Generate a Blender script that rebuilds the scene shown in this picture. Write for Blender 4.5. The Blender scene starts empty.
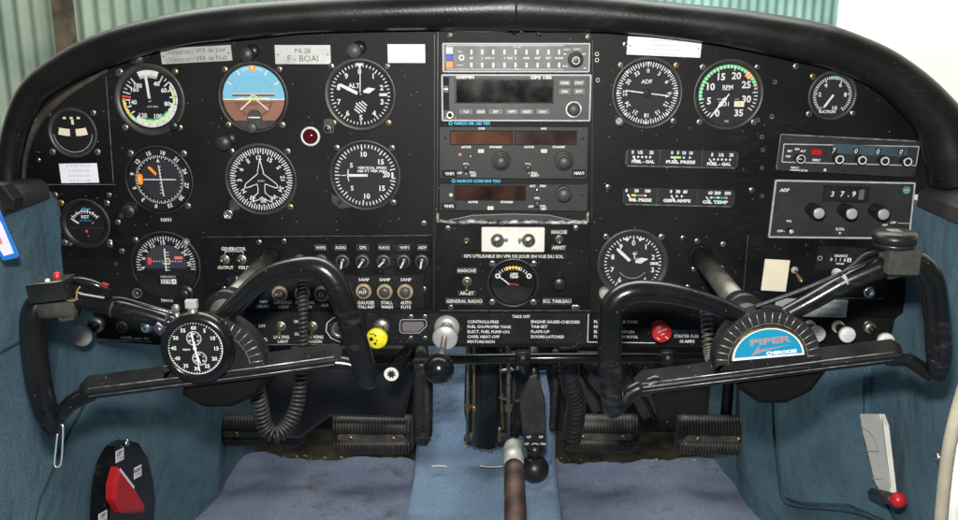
import bpy, bmesh, math, random
from mathutils import Vector, Matrix
random.seed(11)
C = bpy.context.scene
COL = C.collection
R = math.radians

# ------------------------------------------------------------------ camera
FPX = 920.0; D = 0.95
cam = bpy.data.cameras.new('camera'); cam_o = bpy.data.objects.new('camera', cam); COL.objects.link(cam_o)
cam.sensor_width = 36; cam.lens = 36 * FPX / 958; cam.clip_start = 0.02; cam.clip_end = 200
PITCH = math.atan2(236, FPX); YAW = 21 / FPX
cam_o.location = (0, -D, 0); cam_o.rotation_euler = (R(90) - PITCH, 0, YAW)
C.camera = cam_o
CR = cam_o.rotation_euler.to_matrix(); CP = Vector((0, -D, 0))

# ------------------------------------------------------------------ world, lamps, exposure
w = bpy.data.worlds.new('World'); C.world = w; w.use_nodes = True
nt = w.node_tree; nt.nodes.clear()
N = nt.nodes.new; L = nt.links.new
tc = N('ShaderNodeTexCoord'); sx = N('ShaderNodeSeparateXYZ'); L(tc.outputs['Generated'], sx.inputs[0])
r1 = N('ShaderNodeMapRange'); r1.inputs[1].default_value = -0.1; r1.inputs[2].default_value = 0.6; L(sx.outputs['Y'], r1.inputs[0])
m1 = N('ShaderNodeMixRGB'); m1.inputs[1].default_value = (0.13, 0.14, 0.15, 1); m1.inputs[2].default_value = (1.45, 1.40, 1.22, 1); L(r1.outputs[0], m1.inputs[0])
r2 = N('ShaderNodeMapRange'); r2.inputs[1].default_value = -0.35; r2.inputs[2].default_value = 0.0; L(sx.outputs['Z'], r2.inputs[0])
m2 = N('ShaderNodeMixRGB'); m2.inputs[1].default_value = (0.06, 0.065, 0.07, 1); L(r2.outputs[0], m2.inputs[0]); L(m1.outputs[0], m2.inputs[2])
bg = N('ShaderNodeBackground'); L(m2.outputs[0], bg.inputs[0]); bg.inputs[1].default_value = 0.85
wo = N('ShaderNodeOutputWorld'); L(bg.outputs[0], wo.inputs[0])

fl = bpy.data.lights.new('camera_flash', 'AREA'); fl.shape = 'RECTANGLE'; fl.size = 0.045; fl.size_y = 0.03
fl.energy = 12.5; fl.color = (1.0, 0.98, 0.95)
flo = bpy.data.objects.new('camera_flash', fl); COL.objects.link(flo)
flo.location = (-0.015, -D + 0.01, 0.085); flo.rotation_euler = (R(90) - PITCH, 0, 0)
ws = bpy.data.lights.new('windscreen_daylight', 'AREA'); ws.shape = 'RECTANGLE'; ws.size = 1.3; ws.size_y = 0.25; ws.energy = 7; ws.color = (0.96, 1.0, 0.94)
wso = bpy.data.objects.new('windscreen_daylight', ws); COL.objects.link(wso); wso.location = (0.0, 0.10, 0.55); wso.rotation_euler = (R(-12), 0, 0)
hl = bpy.data.lights.new('hangar_daylight', 'AREA'); hl.size = 3.0; hl.energy = 260; hl.color = (0.93, 1.0, 0.93)
hlo = bpy.data.objects.new('hangar_daylight', hl); COL.objects.link(hlo); hlo.location = (-0.5, 2.0, 2.6); hlo.rotation_euler = (R(38), 0, 0)

C.view_settings.view_transform = 'Standard'; C.view_settings.look = 'None'
C.view_settings.exposure = 0.0; C.view_settings.gamma = 1
C.render.engine = 'CYCLES'

# ------------------------------------------------------------------ pixel -> world
def ray(px, py): return CR @ Vector(((px - 479) / FPX, (260 - py) / FPX, -1))
def U(px, py, d=0.0):
    r = ray(px, py); return CP + r * ((D - d) / r.y)
def Vz(px, py, z):
    r = ray(px, py); return CP + r * ((z - CP.z) / r.z)
def Pl(px, py, p0, n):
    r = ray(px, py); return CP + r * ((p0 - CP).dot(n) / r.dot(n))

# ------------------------------------------------------------------ materials
MATS = {}
def mat(name, col, rough=0.5, metal=0.0, bump=0.0, bscale=400, var=0.0, vscale=30, dust=0.0, dscale=500, spec=0.5, col2=None, coat=0.0, scratch=0.0, sheen=0.0):
    if name in MATS: return MATS[name]
    m = bpy.data.materials.new(name); m.use_nodes = True; t = m.node_tree
    b = t.nodes['Principled BSDF']; n = t.nodes.new; l = t.links.new
    b.inputs['Base Color'].default_value = (*col, 1); b.inputs['Roughness'].default_value = rough
    b.inputs['Metallic'].default_value = metal; b.inputs['Specular IOR Level'].default_value = spec
    b.inputs['Coat Weight'].default_value = coat
    if sheen: b.inputs['Sheen Weight'].default_value = sheen
    g = n('ShaderNodeNewGeometry')
    cur = None
    if var:
        x = n('ShaderNodeTexNoise'); x.inputs['Scale'].default_value = vscale; x.inputs['Detail'].default_value = 6; l(g.outputs['Position'], x.inputs['Vector'])
        cr = n('ShaderNodeMapRange'); cr.inputs[1].default_value = 0.35; cr.inputs[2].default_value = 0.68; l(x.outputs['Fac'], cr.inputs[0])
        mx = n('ShaderNodeMixRGB'); mx.inputs[1].default_value = (*[c * (1 - var) for c in col], 1)
        mx.inputs[2].default_value = (*(col2 if col2 else [min(1, c * (1 + var)) for c in col]), 1)
        l(cr.outputs[0], mx.inputs[0]); cur = mx.outputs[0]
        rr = n('ShaderNodeMapRange'); rr.inputs[3].default_value = max(0.05, rough - 0.12); rr.inputs[4].default_value = min(1, rough + 0.12)
        l(x.outputs['Fac'], rr.inputs[0]); l(rr.outputs[0], b.inputs['Roughness'])
    def over(fac, c2):
        nonlocal cur
        mx = n('ShaderNodeMixRGB'); l(fac, mx.inputs[0])
        if cur: l(cur, mx.inputs[1])
        else: mx.inputs[1].default_value = (*col, 1)
        mx.inputs[2].default_value = (*c2, 1); cur = mx.outputs[0]
    if dust:
        v = n('ShaderNodeTexVoronoi'); v.inputs['Scale'].default_value = dscale; l(g.outputs['Position'], v.inputs['Vector'])
        th = n('ShaderNodeMath'); th.operation = 'LESS_THAN'; l(v.outputs['Distance'], th.inputs[0]); th.inputs[1].default_value = 0.14
        sp = n('ShaderNodeSeparateColor'); l(v.outputs['Color'], sp.inputs[0])
        t2 = n('ShaderNodeMath'); t2.operation = 'GREATER_THAN'; l(sp.outputs[0], t2.inputs[0]); t2.inputs[1].default_value = 1 - dust
        mu = n('ShaderNodeMath'); mu.operation = 'MULTIPLY'; l(th.outputs[0], mu.inputs[0]); l(t2.outputs[0], mu.inputs[1])
        over(mu.outputs[0], (0.35, 0.36, 0.35))
    if scratch:
        mp = n('ShaderNodeMapping'); mp.inputs['Scale'].default_value = (60, 60, 190); mp.inputs['Rotation'].default_value = (0.3, 0.8, 0.2); l(g.outputs['Position'], mp.inputs[0])
        x = n('ShaderNodeTexNoise'); x.inputs['Scale'].default_value = 1.2; x.inputs['Detail'].default_value = 8; l(mp.outputs[0], x.inputs['Vector'])
        x2 = n('ShaderNodeTexNoise'); x2.inputs['Scale'].default_value = 14; l(g.outputs['Position'], x2.inputs['Vector'])
        a = n('ShaderNodeMath'); a.operation = 'MULTIPLY'; l(x.outputs['Fac'], a.inputs[0]); l(x2.outputs['Fac'], a.inputs[1])
        cr = n('ShaderNodeMapRange'); cr.inputs[1].default_value = 0.335; cr.inputs[2].default_value = 0.43; cr.inputs[4].default_value = scratch; l(a.outputs[0], cr.inputs[0])
        over(cr.outputs[0], (0.12, 0.12, 0.115))
    if cur: l(cur, b.inputs['Base Color'])
    if bump:
        x = n('ShaderNodeTexNoise'); x.inputs['Scale'].default_value = bscale; x.inputs['Detail'].default_value = 4; l(g.outputs['Position'], x.inputs['Vector'])
        bp = n('ShaderNodeBump'); bp.inputs['Strength'].default_value = bump; bp.inputs['Distance'].default_value = 0.001
        l(x.outputs['Fac'], bp.inputs['Height']); l(bp.outputs[0], b.inputs['Normal'])
    MATS[name] = m; return m

panel = mat('panel_black', (0.0035, 0.0037, 0.0038), 0.5, spec=0.16, bump=0.25, bscale=900, var=0.45, vscale=9, col2=(0.0095, 0.0097, 0.0095), dust=0.035, dscale=330, scratch=0.05)  # lighter patches paint in greasy smudges and soft glare
plate = mat('plate_black', (0.004, 0.0042, 0.0045), 0.42, spec=0.2, bump=0.15, bscale=1200, var=0.4, vscale=30, dust=0.05, dscale=400, scratch=0.1)
strip = mat('checklist_charcoal', (0.010, 0.0105, 0.011), 0.5, spec=0.2, bump=0.1, var=0.3, vscale=40, dust=0.06, dscale=420)
dialm = mat('dial_black', (0.008, 0.0085, 0.010), 0.6, spec=.2, var=0.15)
dialg = mat('dial_grey', (0.020, 0.021, 0.023), 0.6, spec=.2, var=0.12)
bezel = mat('bezel_grey', (0.028, 0.029, 0.027), 0.42, bump=0.1, var=0.3, vscale=60, dust=0.04)
bezelb = mat('bezel_black', (0.008, 0.008, 0.0085), 0.38, var=0.3, vscale=60, dust=0.04)
rim = mat('bezel_rim', (0.10, 0.10, 0.095), 0.4, metal=0.3)
white = mat('white_marking', (0.66, 0.66, 0.63), 0.5, var=0.12, vscale=200)
whitef = mat('frame_white_paint', (0.42, 0.42, 0.44), 0.45, var=0.15, vscale=120)
dimw = mat('dim_marking', (0.35, 0.35, 0.34), 0.5)
green = mat('green_marking', (0.06, 0.55, 0.16), 0.5)
teal = mat('teal_marking', (0.03, 0.28, 0.20), 0.5)
lime = mat('lime_marking', (0.45, 0.78, 0.25), 0.5)
yellow = mat('yellow_marking', (0.85, 0.60, 0.04), 0.5)
orange = mat('orange_marking', (0.90, 0.30, 0.03), 0.5)
red = mat('red_marking', (0.62, 0.03, 0.02), 0.45)
redflag = mat('red_flag', (0.75, 0.05, 0.04), 0.5)
blue = mat('blue_marking', (0.02, 0.04, 0.40), 0.5)
cyan = mat('cyan_marking', (0.03, 0.40, 0.62), 0.5)
skyb = mat('horizon_sky', (0.17, 0.44, 0.60), 0.5, var=0.05)
brown = mat('horizon_brown', (0.24, 0.105, 0.06), 0.55, var=0.12)
brown2 = mat('horizon_dark_brown', (0.16, 0.06, 0.035), 0.55)
alu = mat('aluminium_plate', (0.46, 0.47, 0.44), 0.42, metal=0.35, var=0.10, vscale=60)
engr = mat('engraving', (0.10, 0.10, 0.09), 0.6)
whitep = mat('white_paper', (0.82, 0.80, 0.86), 0.6, var=0.03)
cream = mat('cream_sticker', (0.78, 0.70, 0.52), 0.6, var=0.05)
creamp = mat('cream_plate', (0.74, 0.73, 0.64), 0.4, var=0.05)
faint = mat('faint_print', (0.26, 0.26, 0.32), 0.6)
chrome = mat('chrome', (0.62, 0.60, 0.55), 0.25, metal=1.0, var=0.25, vscale=150)
steel = mat('dull_steel', (0.32, 0.30, 0.26), 0.4, metal=0.85, var=0.4, vscale=250)
brass = mat('brass', (0.50, 0.34, 0.15), 0.35, metal=0.9, var=0.3, vscale=200)
dark = mat('slot_dark', (0.004, 0.004, 0.004), 0.8)
boxg = mat('radio_face_grey', (0.023, 0.024, 0.0225), 0.5, spec=.35, bump=0.1, bscale=1500, var=0.12, vscale=50, dust=0.03)
boxg2 = mat('audio_panel_grey', (0.066, 0.063, 0.057), 0.45, var=0.08, vscale=60)
gpsg = mat('gps_face_grey', (0.027, 0.028, 0.027), 0.5, var=0.1)
keyg = mat('key_grey', (0.12, 0.115, 0.105), 0.5, var=0.1)
lcd = mat('blank_display', (0.005, 0.0045, 0.0045), 0.18, spec=.25, var=0.3, vscale=60, col2=(0.012, 0.009, 0.007))
amber = mat('amber_filter_window', (0.040, 0.013, 0.006), 0.25, spec=.25, var=0.3, vscale=28, col2=(0.13, 0.040, 0.012))
amberd = mat('dark_amber_window', (0.014, 0.006, 0.004), 0.28, spec=.25, var=0.3, vscale=40, col2=(0.045, 0.013, 0.007))
knobm = mat('knob_black', (0.014, 0.014, 0.014), 0.35, var=0.3, vscale=80)
knobg = mat('knob_grey', (0.05, 0.05, 0.048), 0.45, var=0.2)
tan_k = mat('breaker_tan', (0.33, 0.25, 0.15), 0.5, var=0.3, vscale=200)
winb = mat('blue_grey_window', (0.05, 0.085, 0.105), 0.3, var=0.2)
ruby = mat('ruby_lens', (0.07, 0.002, 0.004), 0.08, coat=0.6)
yokem = mat('yoke_gloss_black', (0.006, 0.006, 0.0065), 0.2, bump=0.08, bscale=250, var=0.35, vscale=25, dust=0.03, dscale=450, scratch=0.12)
yokes = mat('yoke_satin_black', (0.011, 0.011, 0.0112), 0.36, spec=.35, bump=0.2, bscale=700, var=0.3, vscale=40, dust=0.06, dscale=450)
ridge = mat('worn_bright_edge', (0.30, 0.30, 0.28), 0.4, metal=0.6, var=0.5, vscale=120)
vinyl = mat('glareshield_vinyl', (0.008, 0.0085, 0.0075), 0.33, spec=.4, bump=0.18, bscale=500, var=0.35, vscale=14, dust=0.01, scratch=0.08)
shaftm = mat('shaft_satin', (0.17, 0.16, 0.14), 0.38, metal=0.6, var=0.3, vscale=60)
badgeb = mat('badge_blue', (0.006, 0.22, 0.36), 0.4)
badgep = mat('badge_faded_pink', (0.32, 0.20, 0.21), 0.5)
velcro = mat('velcro_grey', (0.036, 0.035, 0.030), 0.9, bump=0.8, bscale=900, var=0.25, vscale=200)
rubber = mat('rubber_black', (0.022, 0.021, 0.019), 0.55, bump=0.2, var=0.4, vscale=60, dust=0.08, dscale=500)
rubberg = mat('worn_rubber', (0.10, 0.088, 0.072), 0.4, var=0.35, vscale=80, dust=0.06)
boot = mat('dusty_boot', (0.045, 0.038, 0.028), 0.9, bump=1.0, bscale=150, var=0.6, vscale=60, dust=0.2, dscale=260)
whiteplastic = mat('ivory_plastic', (0.80, 0.78, 0.71), 0.45, var=0.08)
greyplastic = mat('grey_plastic', (0.30, 0.29, 0.26), 0.5, var=0.12, bump=0.2)
silverk = mat('silver_knob', (0.50, 0.50, 0.47), 0.35, metal=0.4, var=0.12)
scuff = mat('scuffed_lip', (0.02, 0.02, 0.02), 0.5, metal=0.3, bump=0.8, bscale=300, var=0.7, vscale=140, col2=(0.55, 0.55, 0.52))
yell = mat('yellow_plastic', (0.78, 0.70, 0.01), 0.42, var=.12, vscale=90)
redp = mat('red_plastic', (0.50, 0.015, 0.018), 0.35, var=0.08)
redd = mat('dark_red_plastic', (0.45, 0.008, 0.012), 0.3)
rust = mat('worn_copper_paint', (0.10, 0.09, 0.08), 0.4, metal=0.3, var=0.6, vscale=35, col2=(0.19, 0.10, 0.08))
bareal = mat('bare_aluminium', (0.52, 0.51, 0.47), 0.42, metal=0.25, var=0.25, vscale=70)
trimg = mat('trim_grey', (0.035, 0.034, 0.033), 0.6, bump=0.4, var=0.3)
hose = mat('beige_hose', (0.40, 0.36, 0.27), 0.7, bump=0.5, bscale=200, var=0.2)
foam = mat('yellow_foam', (0.40, 0.32, 0.14), 0.9, bump=1.0, bscale=300, var=0.5, vscale=90)

def carpet(name, c1, c2, stain=0.0, sc=(0.10, 0.09, 0.08)):
    m = bpy.data.materials.new(name); m.use_nodes = True; t = m.node_tree; n = t.nodes.new; l = t.links.new
    b = t.nodes['Principled BSDF']; b.inputs['Roughness'].default_value = 0.95; b.inputs['Specular IOR Level'].default_value = 0.1
    b.inputs['Sheen Weight'].default_value = 0.06; b.inputs['Sheen Roughness'].default_value = 0.6
    g = n('ShaderNodeNewGeometry')
    a = n('ShaderNodeTexNoise'); a.inputs['Scale'].default_value = 9; a.inputs['Detail'].default_value = 5; l(g.outputs['Position'], a.inputs['Vector'])
    f = n('ShaderNodeTexNoise'); f.inputs['Scale'].default_value = 620; f.inputs['Detail'].default_value = 3; l(g.outputs['Position'], f.inputs['Vector'])
    mp = n('ShaderNodeMapRange'); mp.inputs[1].default_value = 0.3; mp.inputs[2].default_value = 0.7; l(a.outputs['Fac'], mp.inputs[0])
    mx = n('ShaderNodeMixRGB'); mx.inputs[1].default_value = (*c1, 1); mx.inputs[2].default_value = (*c2, 1); l(mp.outputs[0], mx.inputs[0])
    mf = n('ShaderNodeMapRange'); mf.inputs[1].default_value = 0.3; mf.inputs[2].default_value = 0.7; mf.inputs[3].default_value = 0.62; mf.inputs[4].default_value = 1.45; l(f.outputs['Fac'], mf.inputs[0])
    m2 = n('ShaderNodeVectorMath'); m2.operation = 'SCALE'; l(mx.outputs[0], m2.inputs[0]); l(mf.outputs[0], m2.inputs['Scale'])
    out = m2.outputs[0]
    if stain:
        s = n('ShaderNodeTexNoise'); s.inputs['Scale'].default_value = 16; s.inputs['Detail'].default_value = 9; s.inputs['Roughness'].default_value = 0.7; l(g.outputs['Position'], s.inputs['Vector'])
        ms = n('ShaderNodeMapRange'); ms.inputs[1].default_value = 0.545; ms.inputs[2].default_value = 0.70; ms.inputs[4].default_value = stain; l(s.outputs['Fac'], ms.inputs[0])
        m3 = n('ShaderNodeMixRGB'); l(ms.outputs[0], m3.inputs[0]); l(out, m3.inputs[1]); m3.inputs[2].default_value = (*sc, 1); out = m3.outputs[0]
    l(out, b.inputs['Base Color'])
    bp = n('ShaderNodeBump'); bp.inputs['Strength'].default_value = 0.7; bp.inputs['Distance'].default_value = 0.0015
    l(f.outputs['Fac'], bp.inputs['Height'])
    wv = n('ShaderNodeTexNoise'); wv.inputs['Scale'].default_value = 7; wv.inputs['Detail'].default_value = 3; wv.inputs['Distortion'].default_value = 0.6; l(g.outputs['Position'], wv.inputs['Vector'])
    b2 = n('ShaderNodeBump'); b2.inputs['Strength'].default_value = 0.7; b2.inputs['Distance'].default_value = 0.03; l(wv.outputs['Fac'], b2.inputs['Height']); l(b2.outputs[0], bp.inputs['Normal'])
    l(bp.outputs[0], b.inputs['Normal'])
    MATS[name] = m; return m
c_teal = carpet('teal_carpet', (0.044, 0.100, 0.138), (0.082, 0.158, 0.200), 0.35, (0.03, 0.05, 0.06))
c_lav = carpet('faded_blue_carpet', (0.115, 0.140, 0.212), (0.168, 0.188, 0.258), 0.85, (0.075, 0.07, 0.07))
c_seam = mat('seam_thread_dark', (0.015, 0.045, 0.06), 0.9, bump=.6, bscale=500)
c_tun = carpet('light_blue_carpet', (0.105, 0.160, 0.25), (0.16, 0.225, 0.325), 0.6, (0.12, 0.12, 0.13))

# ------------------------------------------------------------------ text meshes
TXC = {}
def textmesh(s, bold=0.0, shear=0.0):
    k = (s, bold, shear)
    if k in TXC: return TXC[k]
    cu = bpy.data.curves.new('t', 'FONT'); cu.body = s; cu.resolution_u = 2; cu.offset = bold; cu.shear = shear
    o = bpy.data.objects.new('t', cu); COL.objects.link(o)
    dg = bpy.context.evaluated_depsgraph_get(); me = bpy.data.meshes.new_from_object(o.evaluated_get(dg))
    vs = [v.co.copy() for v in me.vertices]; fs = [tuple(p.vertices) for p in me.polygons]
    fs = [f for f in fs]
    up = [1 if p.normal.z >= 0 else 0 for p in me.polygons]
    fs = [f if u else f[::-1] for f, u in zip(fs, up)]
    bpy.data.objects.remove(o); bpy.data.curves.remove(cu); bpy.data.meshes.remove(me)
    if vs:
        x0 = min(v.x for v in vs); x1 = max(v.x for v in vs)
        vs = [((v.x - x0), v.y) for v in vs]; wd = x1 - x0
    else: wd = 0
    TXC[k] = (vs, fs, wd); return TXC[k]
CAP = 0.70

def catmull(pts, n=8):
    P = [Vector(p) for p in pts]
    if len(P) < 3: return P
    out = []
    for i in range(len(P) - 1):
        a = P[max(i - 1, 0)]; b = P[i]; c = P[i + 1]; d = P[min(i + 2, len(P) - 1)]
        for k in range(n):
            t = k / n
            out.append(0.5 * ((2 * b) + (c - a) * t + (2 * a - 5 * b + 4 * c - d) * t * t + (3 * b - a - 3 * c + d) * t ** 3))
    out.append(P[-1]); return out
def clk(r, a): a = R(a); return (r * math.sin(a), r * math.cos(a))

# ------------------------------------------------------------------ things and mesh builder
B0 = Matrix(((1, 0, 0), (0, 0, -1), (0, 1, 0)))   # columns u=+X, v=+Z, w=-Y
class Thing:
    def __init__(s, name, label, cat, px=None, py=None, d=0.0, rot=0, group=None, O=None, B=None, sc=None, kind=None, single=False):
        s.name = name; s.d0 = d
        s.O = O if O is not None else U(px, py, d)
        if sc is None:
            a = (U(px + 5, py, d) - U(px - 5, py, d)).length / 10; b = (U(px, py + 5, d) - U(px, py - 5, d)).length / 10
            sc = (a + b) / 2
        s.s = sc
        s.B = (B if B is not None else B0) @ Matrix.Rotation(R(rot), 3, 'Z')
        s.props = dict(label=label, category=cat)
        if group: s.props['group'] = group
        if kind: s.props = dict(kind=kind)
        s.single = single
        if not single:
            s.root = bpy.data.objects.new(name, None); COL.objects.link(s.root)
            s.root.empty_display_size = 0.01
            s.setup(s.root)
        s.screws = {}
    def setup(s, o):
        o.matrix_world = Matrix.Translation(s.O) @ s.B.to_4x4()
        for k, v in s.props.items(): o[k] = v
    def loc(s, P): return (s.B.transposed() @ (P - s.O)) / s.s
    def p(s, px, py, d): return s.loc(U(px, py, d))
    def l(s, px, py, w=0): return s.p(px, py, s.d0 + w * s.s)
    def xy(s, px, py, w=0): q = s.l(px, py, w); return (q.x, q.y)
    def mb(s): return MB(s)
    def screw(s, u, v, w=0, r=2.6, m=None, parent=None, name='screw', head=1.1):
        m = m or steel; k = (r, m.name, name)
        if k not in s.screws:
            b = s.mb(); b.lathe((0, 0, 0), [(r, 0), (r, head * .5), (r * .72, head), (0, head * 1.15)], m, 14)
            b.box(-r * .62, -r * .13, r * .62, r * .13, head * 1.05, head * 1.22, dark); b.box(-r * .13, -r * .62, r * .13, r * .62, head * 1.06, head * 1.24, dark)
            o = b.build(name, parent); s.screws[k] = o
        else:
            o = s.screws[k].copy(); COL.objects.link(o); o.parent = parent or s.root
        o.location = Vector((u, v, w)) * s.s; o.rotation_euler.z = random.uniform(0, 1.5)
        return o

class MB:
    def __init__(s, t): s.t = t; s.v = []; s.f = []; s.m = []; s.sm = []; s.mats = []
    def mi(s, m):
        if m not in s.mats: s.mats.append(m)
        return s.mats.index(m)
    def add(s, vs, fs, m, smooth=False):
        o = len(s.v); s.v += [tuple(v) for v in vs]; i = s.mi(m)
        for f in fs: s.f.append(tuple(x + o for x in f)); s.m.append(i); s.sm.append(smooth)
    def prism(s, poly, w0, w1, m, ch=0, side=None):
        n = len(poly); A = sum(poly[i][0] * poly[(i + 1) % n][1] - poly[(i + 1) % n][0] * poly[i][1] for i in range(n))
        if A < 0: poly = poly[::-1]
        vs = [(x, y, w0) for x, y in poly]; rings = [vs]
        if ch:
            vs2 = [(x, y, w1 - ch) for x, y in poly]; rings.append(vs2)
            ins = []
            for i in range(n):
                p = Vector(poly[i]); a = (p - Vector(poly[i - 1])).normalized(); b = (Vector(poly[(i + 1) % n]) - p).normalized()
                na = Vector((-a.y, a.x)); nb = Vector((-b.y, b.x)); k = (na + nb)
                k = k / max(0.3, k.dot(na)) if k.length > 1e-6 else na
                q = p + k * ch; ins.append((q.x, q.y, w1))
            rings.append(ins)
        else: rings.append([(x, y, w1) for x, y in poly])
        V = [v for r in rings for v in r]; F = []
        for k in range(len(rings) - 1):
            for i in range(n): j = (i + 1) % n; F.append((k * n + i, k * n + j, (k + 1) * n + j, (k + 1) * n + i))
        s.add(V, F, side or m)
        s.add(rings[-1], [tuple(range(n))], m); s.add(rings[0], [tuple(range(n))[::-1]], side or m)
    def box(s, u0, v0, u1, v1, w0, w1, m, ch=0, a=0, side=None):
        cx, cy = (u0 + u1) / 2, (v0 + v1) / 2; c, sn = math.cos(R(a)), math.sin(R(a))
        P = [(cx + (x - cx) * c - (y - cy) * sn, cy + (x - cx) * sn + (y - cy) * c) for x, y in ((u0, v0), (u1, v0), (u1, v1), (u0, v1))]
        s.prism(P, w0, w1, m, ch, side)
    def rbox(s, u0, v0, u1, v1, w0, w1, m, r=2, ch=0, seg=4, side=None):
        P = []
        for cx, cy, a0 in ((u1 - r, v1 - r, 0), (u0 + r, v1 - r, 90), (u0 + r, v0 + r, 180), (u1 - r, v0 + r, 270)):
            for k in range(seg + 1): a = R(a0 + 90 * k / seg); P.append((cx + r * math.cos(a), cy + r * math.sin(a)))
        s.prism(P, w0, w1, m, ch, side)
    def flat(s, poly, w, m):
        n = len(poly); A = sum(poly[i][0] * poly[(i + 1) % n][1] - poly[(i + 1) % n][0] * poly[i][1] for i in range(n))
        if A < 0: poly = poly[::-1]
        s.add([(x, y, w) for x, y in poly], [tuple(range(n))], m)
    def line(s, u0, v0, u1, v1, wd, w, m):
        d = Vector((u1 - u0, v1 - v0)); 
        if d.length < 1e-6: return
        d = d.normalized() * wd / 2; nx, ny = -d.y, d.x
        s.flat([(u0 - nx, v0 - ny), (u1 - nx, v1 - ny), (u1 + nx, v1 + ny), (u0 + nx, v0 + ny)], w, m)
    def pline(s, pts, wd, w, m, closed=False):
        n = len(pts)
        for i in range(n if closed else n - 1): s.line(*pts[i], *pts[(i + 1) % n], wd, w + i * 0.002, m)
    def lathe(s, c, prof, m, n=32, ax=None, sx=1, sy=1, close=False):
        c = Vector(c); M = Matrix.Identity(3)
        if ax is not None: M = Vector((0, 0, 1)).rotation_difference(Vector(ax).normalized()).to_matrix()
        V = []; F = []; idx = []
        for r, w in prof:
            if abs(r) < 1e-6: idx.append([len(V)] * n); V.append(c + M @ Vector((0, 0, w)))
            else:
                b = len(V); idx.append(list(range(b, b + n)))
                for k in range(n): a = 2 * math.pi * k / n; V.append(c + M @ Vector((sx * r * math.cos(a), sy * r * math.sin(a), w)))
        for i in range(len(prof) - 1):
            for k in range(n):
                j = (k + 1) % n; q = (idx[i][k], idx[i][j], idx[i + 1][j], idx[i + 1][k]); q = tuple(dict.fromkeys(q))
                if len(q) > 2: F.append(q)
        s.add(V, F, m, True)
    def disc(s, c, r, w, m, n=40): s.add([(c[0] + r * math.cos(2 * math.pi * k / n), c[1] + r * math.sin(2 * math.pi * k / n), w) for k in range(n)], [tuple(range(n))], m)
    def arc(s, c, r0, r1, a0, a1, w, m, n=None):
        n = n or max(3, int(abs(a1 - a0) / 6)); V = []; F = []
        for k in range(n + 1):
            a = a0 + (a1 - a0) * k / n; x, y = clk(1, a); V += [(c[0] + r0 * x, c[1] + r0 * y, w), (c[0] + r1 * x, c[1] + r1 * y, w)]
        for k in range(n): F.append((2 * k, 2 * k + 1, 2 * k + 3, 2 * k + 2))
        s.add(V, F, m)
    def ticks(s, c, n, r0, r1, a0, a1, wd, w, m, end=True):
        k1 = n if end else n - 1
        for k in range(k1 + 1):
            a = a0 + (a1 - a0) * k / n; x, y = clk(1, a); s.line(c[0] + r0 * x, c[1] + r0 * y, c[0] + r1 * x, c[1] + r1 * y, wd, w, m)
    def sphere(s, c, r, m, n=20, sq=1, ax=None): s.lathe(c, [(r * math.sin(math.pi * k / 12), sq * -r * math.cos(math.pi * k / 12)) for k in range(13)], m, n, ax)
    def text(s, st, u, v, h, w, m, al='c', rot=0, bold=0.0, wd=None, shear=0):
        vs, fs, tw = textmesh(st, bold, shear)
        if not vs: return
        k = h / CAP; kx = k if wd is None else wd / tw; off = {'c': tw / 2, 'l': 0, 'r': tw}[al]
        c, sn = math.cos(R(rot)), math.sin(R(rot)); V = []
        for x, y in vs:
            X = (x - off) * kx; Y = y * k - h / 2; V.append((u + X * c - Y * sn, v + X * sn + Y * c, w))
        s.add(V, fs, m)
    def tube(s, pts, rad, m, n=14, smooth=True, sub=8, flat=1.0, caps=True, round_caps=False):
        P = catmull(pts, sub) if smooth else [Vector(p) for p in pts]
        N = len(P); rr = rad if isinstance(rad, (list, tuple)) else [rad] * len(pts)
        if isinstance(rad, (list, tuple)) and smooth:
            rs = []
            for i in range(N):
                f = i / (N - 1) * (len(pts) - 1); a = int(min(f, len(pts) - 2)); rs.append(rr[a] + (rr[a + 1] - rr[a]) * (f - a))
        elif isinstance(rad, (list, tuple)): rs = list(rad)
        else: rs = [rad] * N
        if round_caps:
            d0 = (P[0] - P[1]).normalized(); d1 = (P[-1] - P[-2]).normalized(); a, b = P[0].copy(), P[-1].copy(); ra, rb = rs[0], rs[-1]
            pre = [(a + d0 * ra * math.sin(t), ra * math.cos(t)) for t in (1.45, 1.1, .7, .35)]
            post = [(b + d1 * rb * math.sin(t), rb * math.cos(t)) for t in (.35, .7, 1.1, 1.45)]
            P = [x[0] for x in pre] + P + [x[0] for x in post]; rs = [x[1] for x in pre] + rs + [x[1] for x in post]; N = len(P)
        V = []; F = []; T0 = (P[1] - P[0]).normalized(); up = Vector((0, 0, 1)) if abs(T0.z) < .9 else Vector((0, 1, 0))
        nx = T0.cross(up).normalized()
        for i in range(N):
            T = (P[min(i + 1, N - 1)] - P[max(i - 1, 0)]).normalized(); nx = (nx - T * nx.dot(T)).normalized(); ny = T.cross(nx)
            for k in range(n):
                a = 2 * math.pi * k / n; V.append(P[i] + nx * rs[i] * math.cos(a) + ny * rs[i] * flat * math.sin(a))
        for i in range(N - 1):
            for k in range(n): j = (k + 1) % n; F.append((i * n + k, i * n + j, (i + 1) * n + j, (i + 1) * n + k))
        if caps: F += [tuple(range(n))[::-1], tuple(range((N - 1) * n, N * n))]
        s.add(V, F, m, True)
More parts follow.
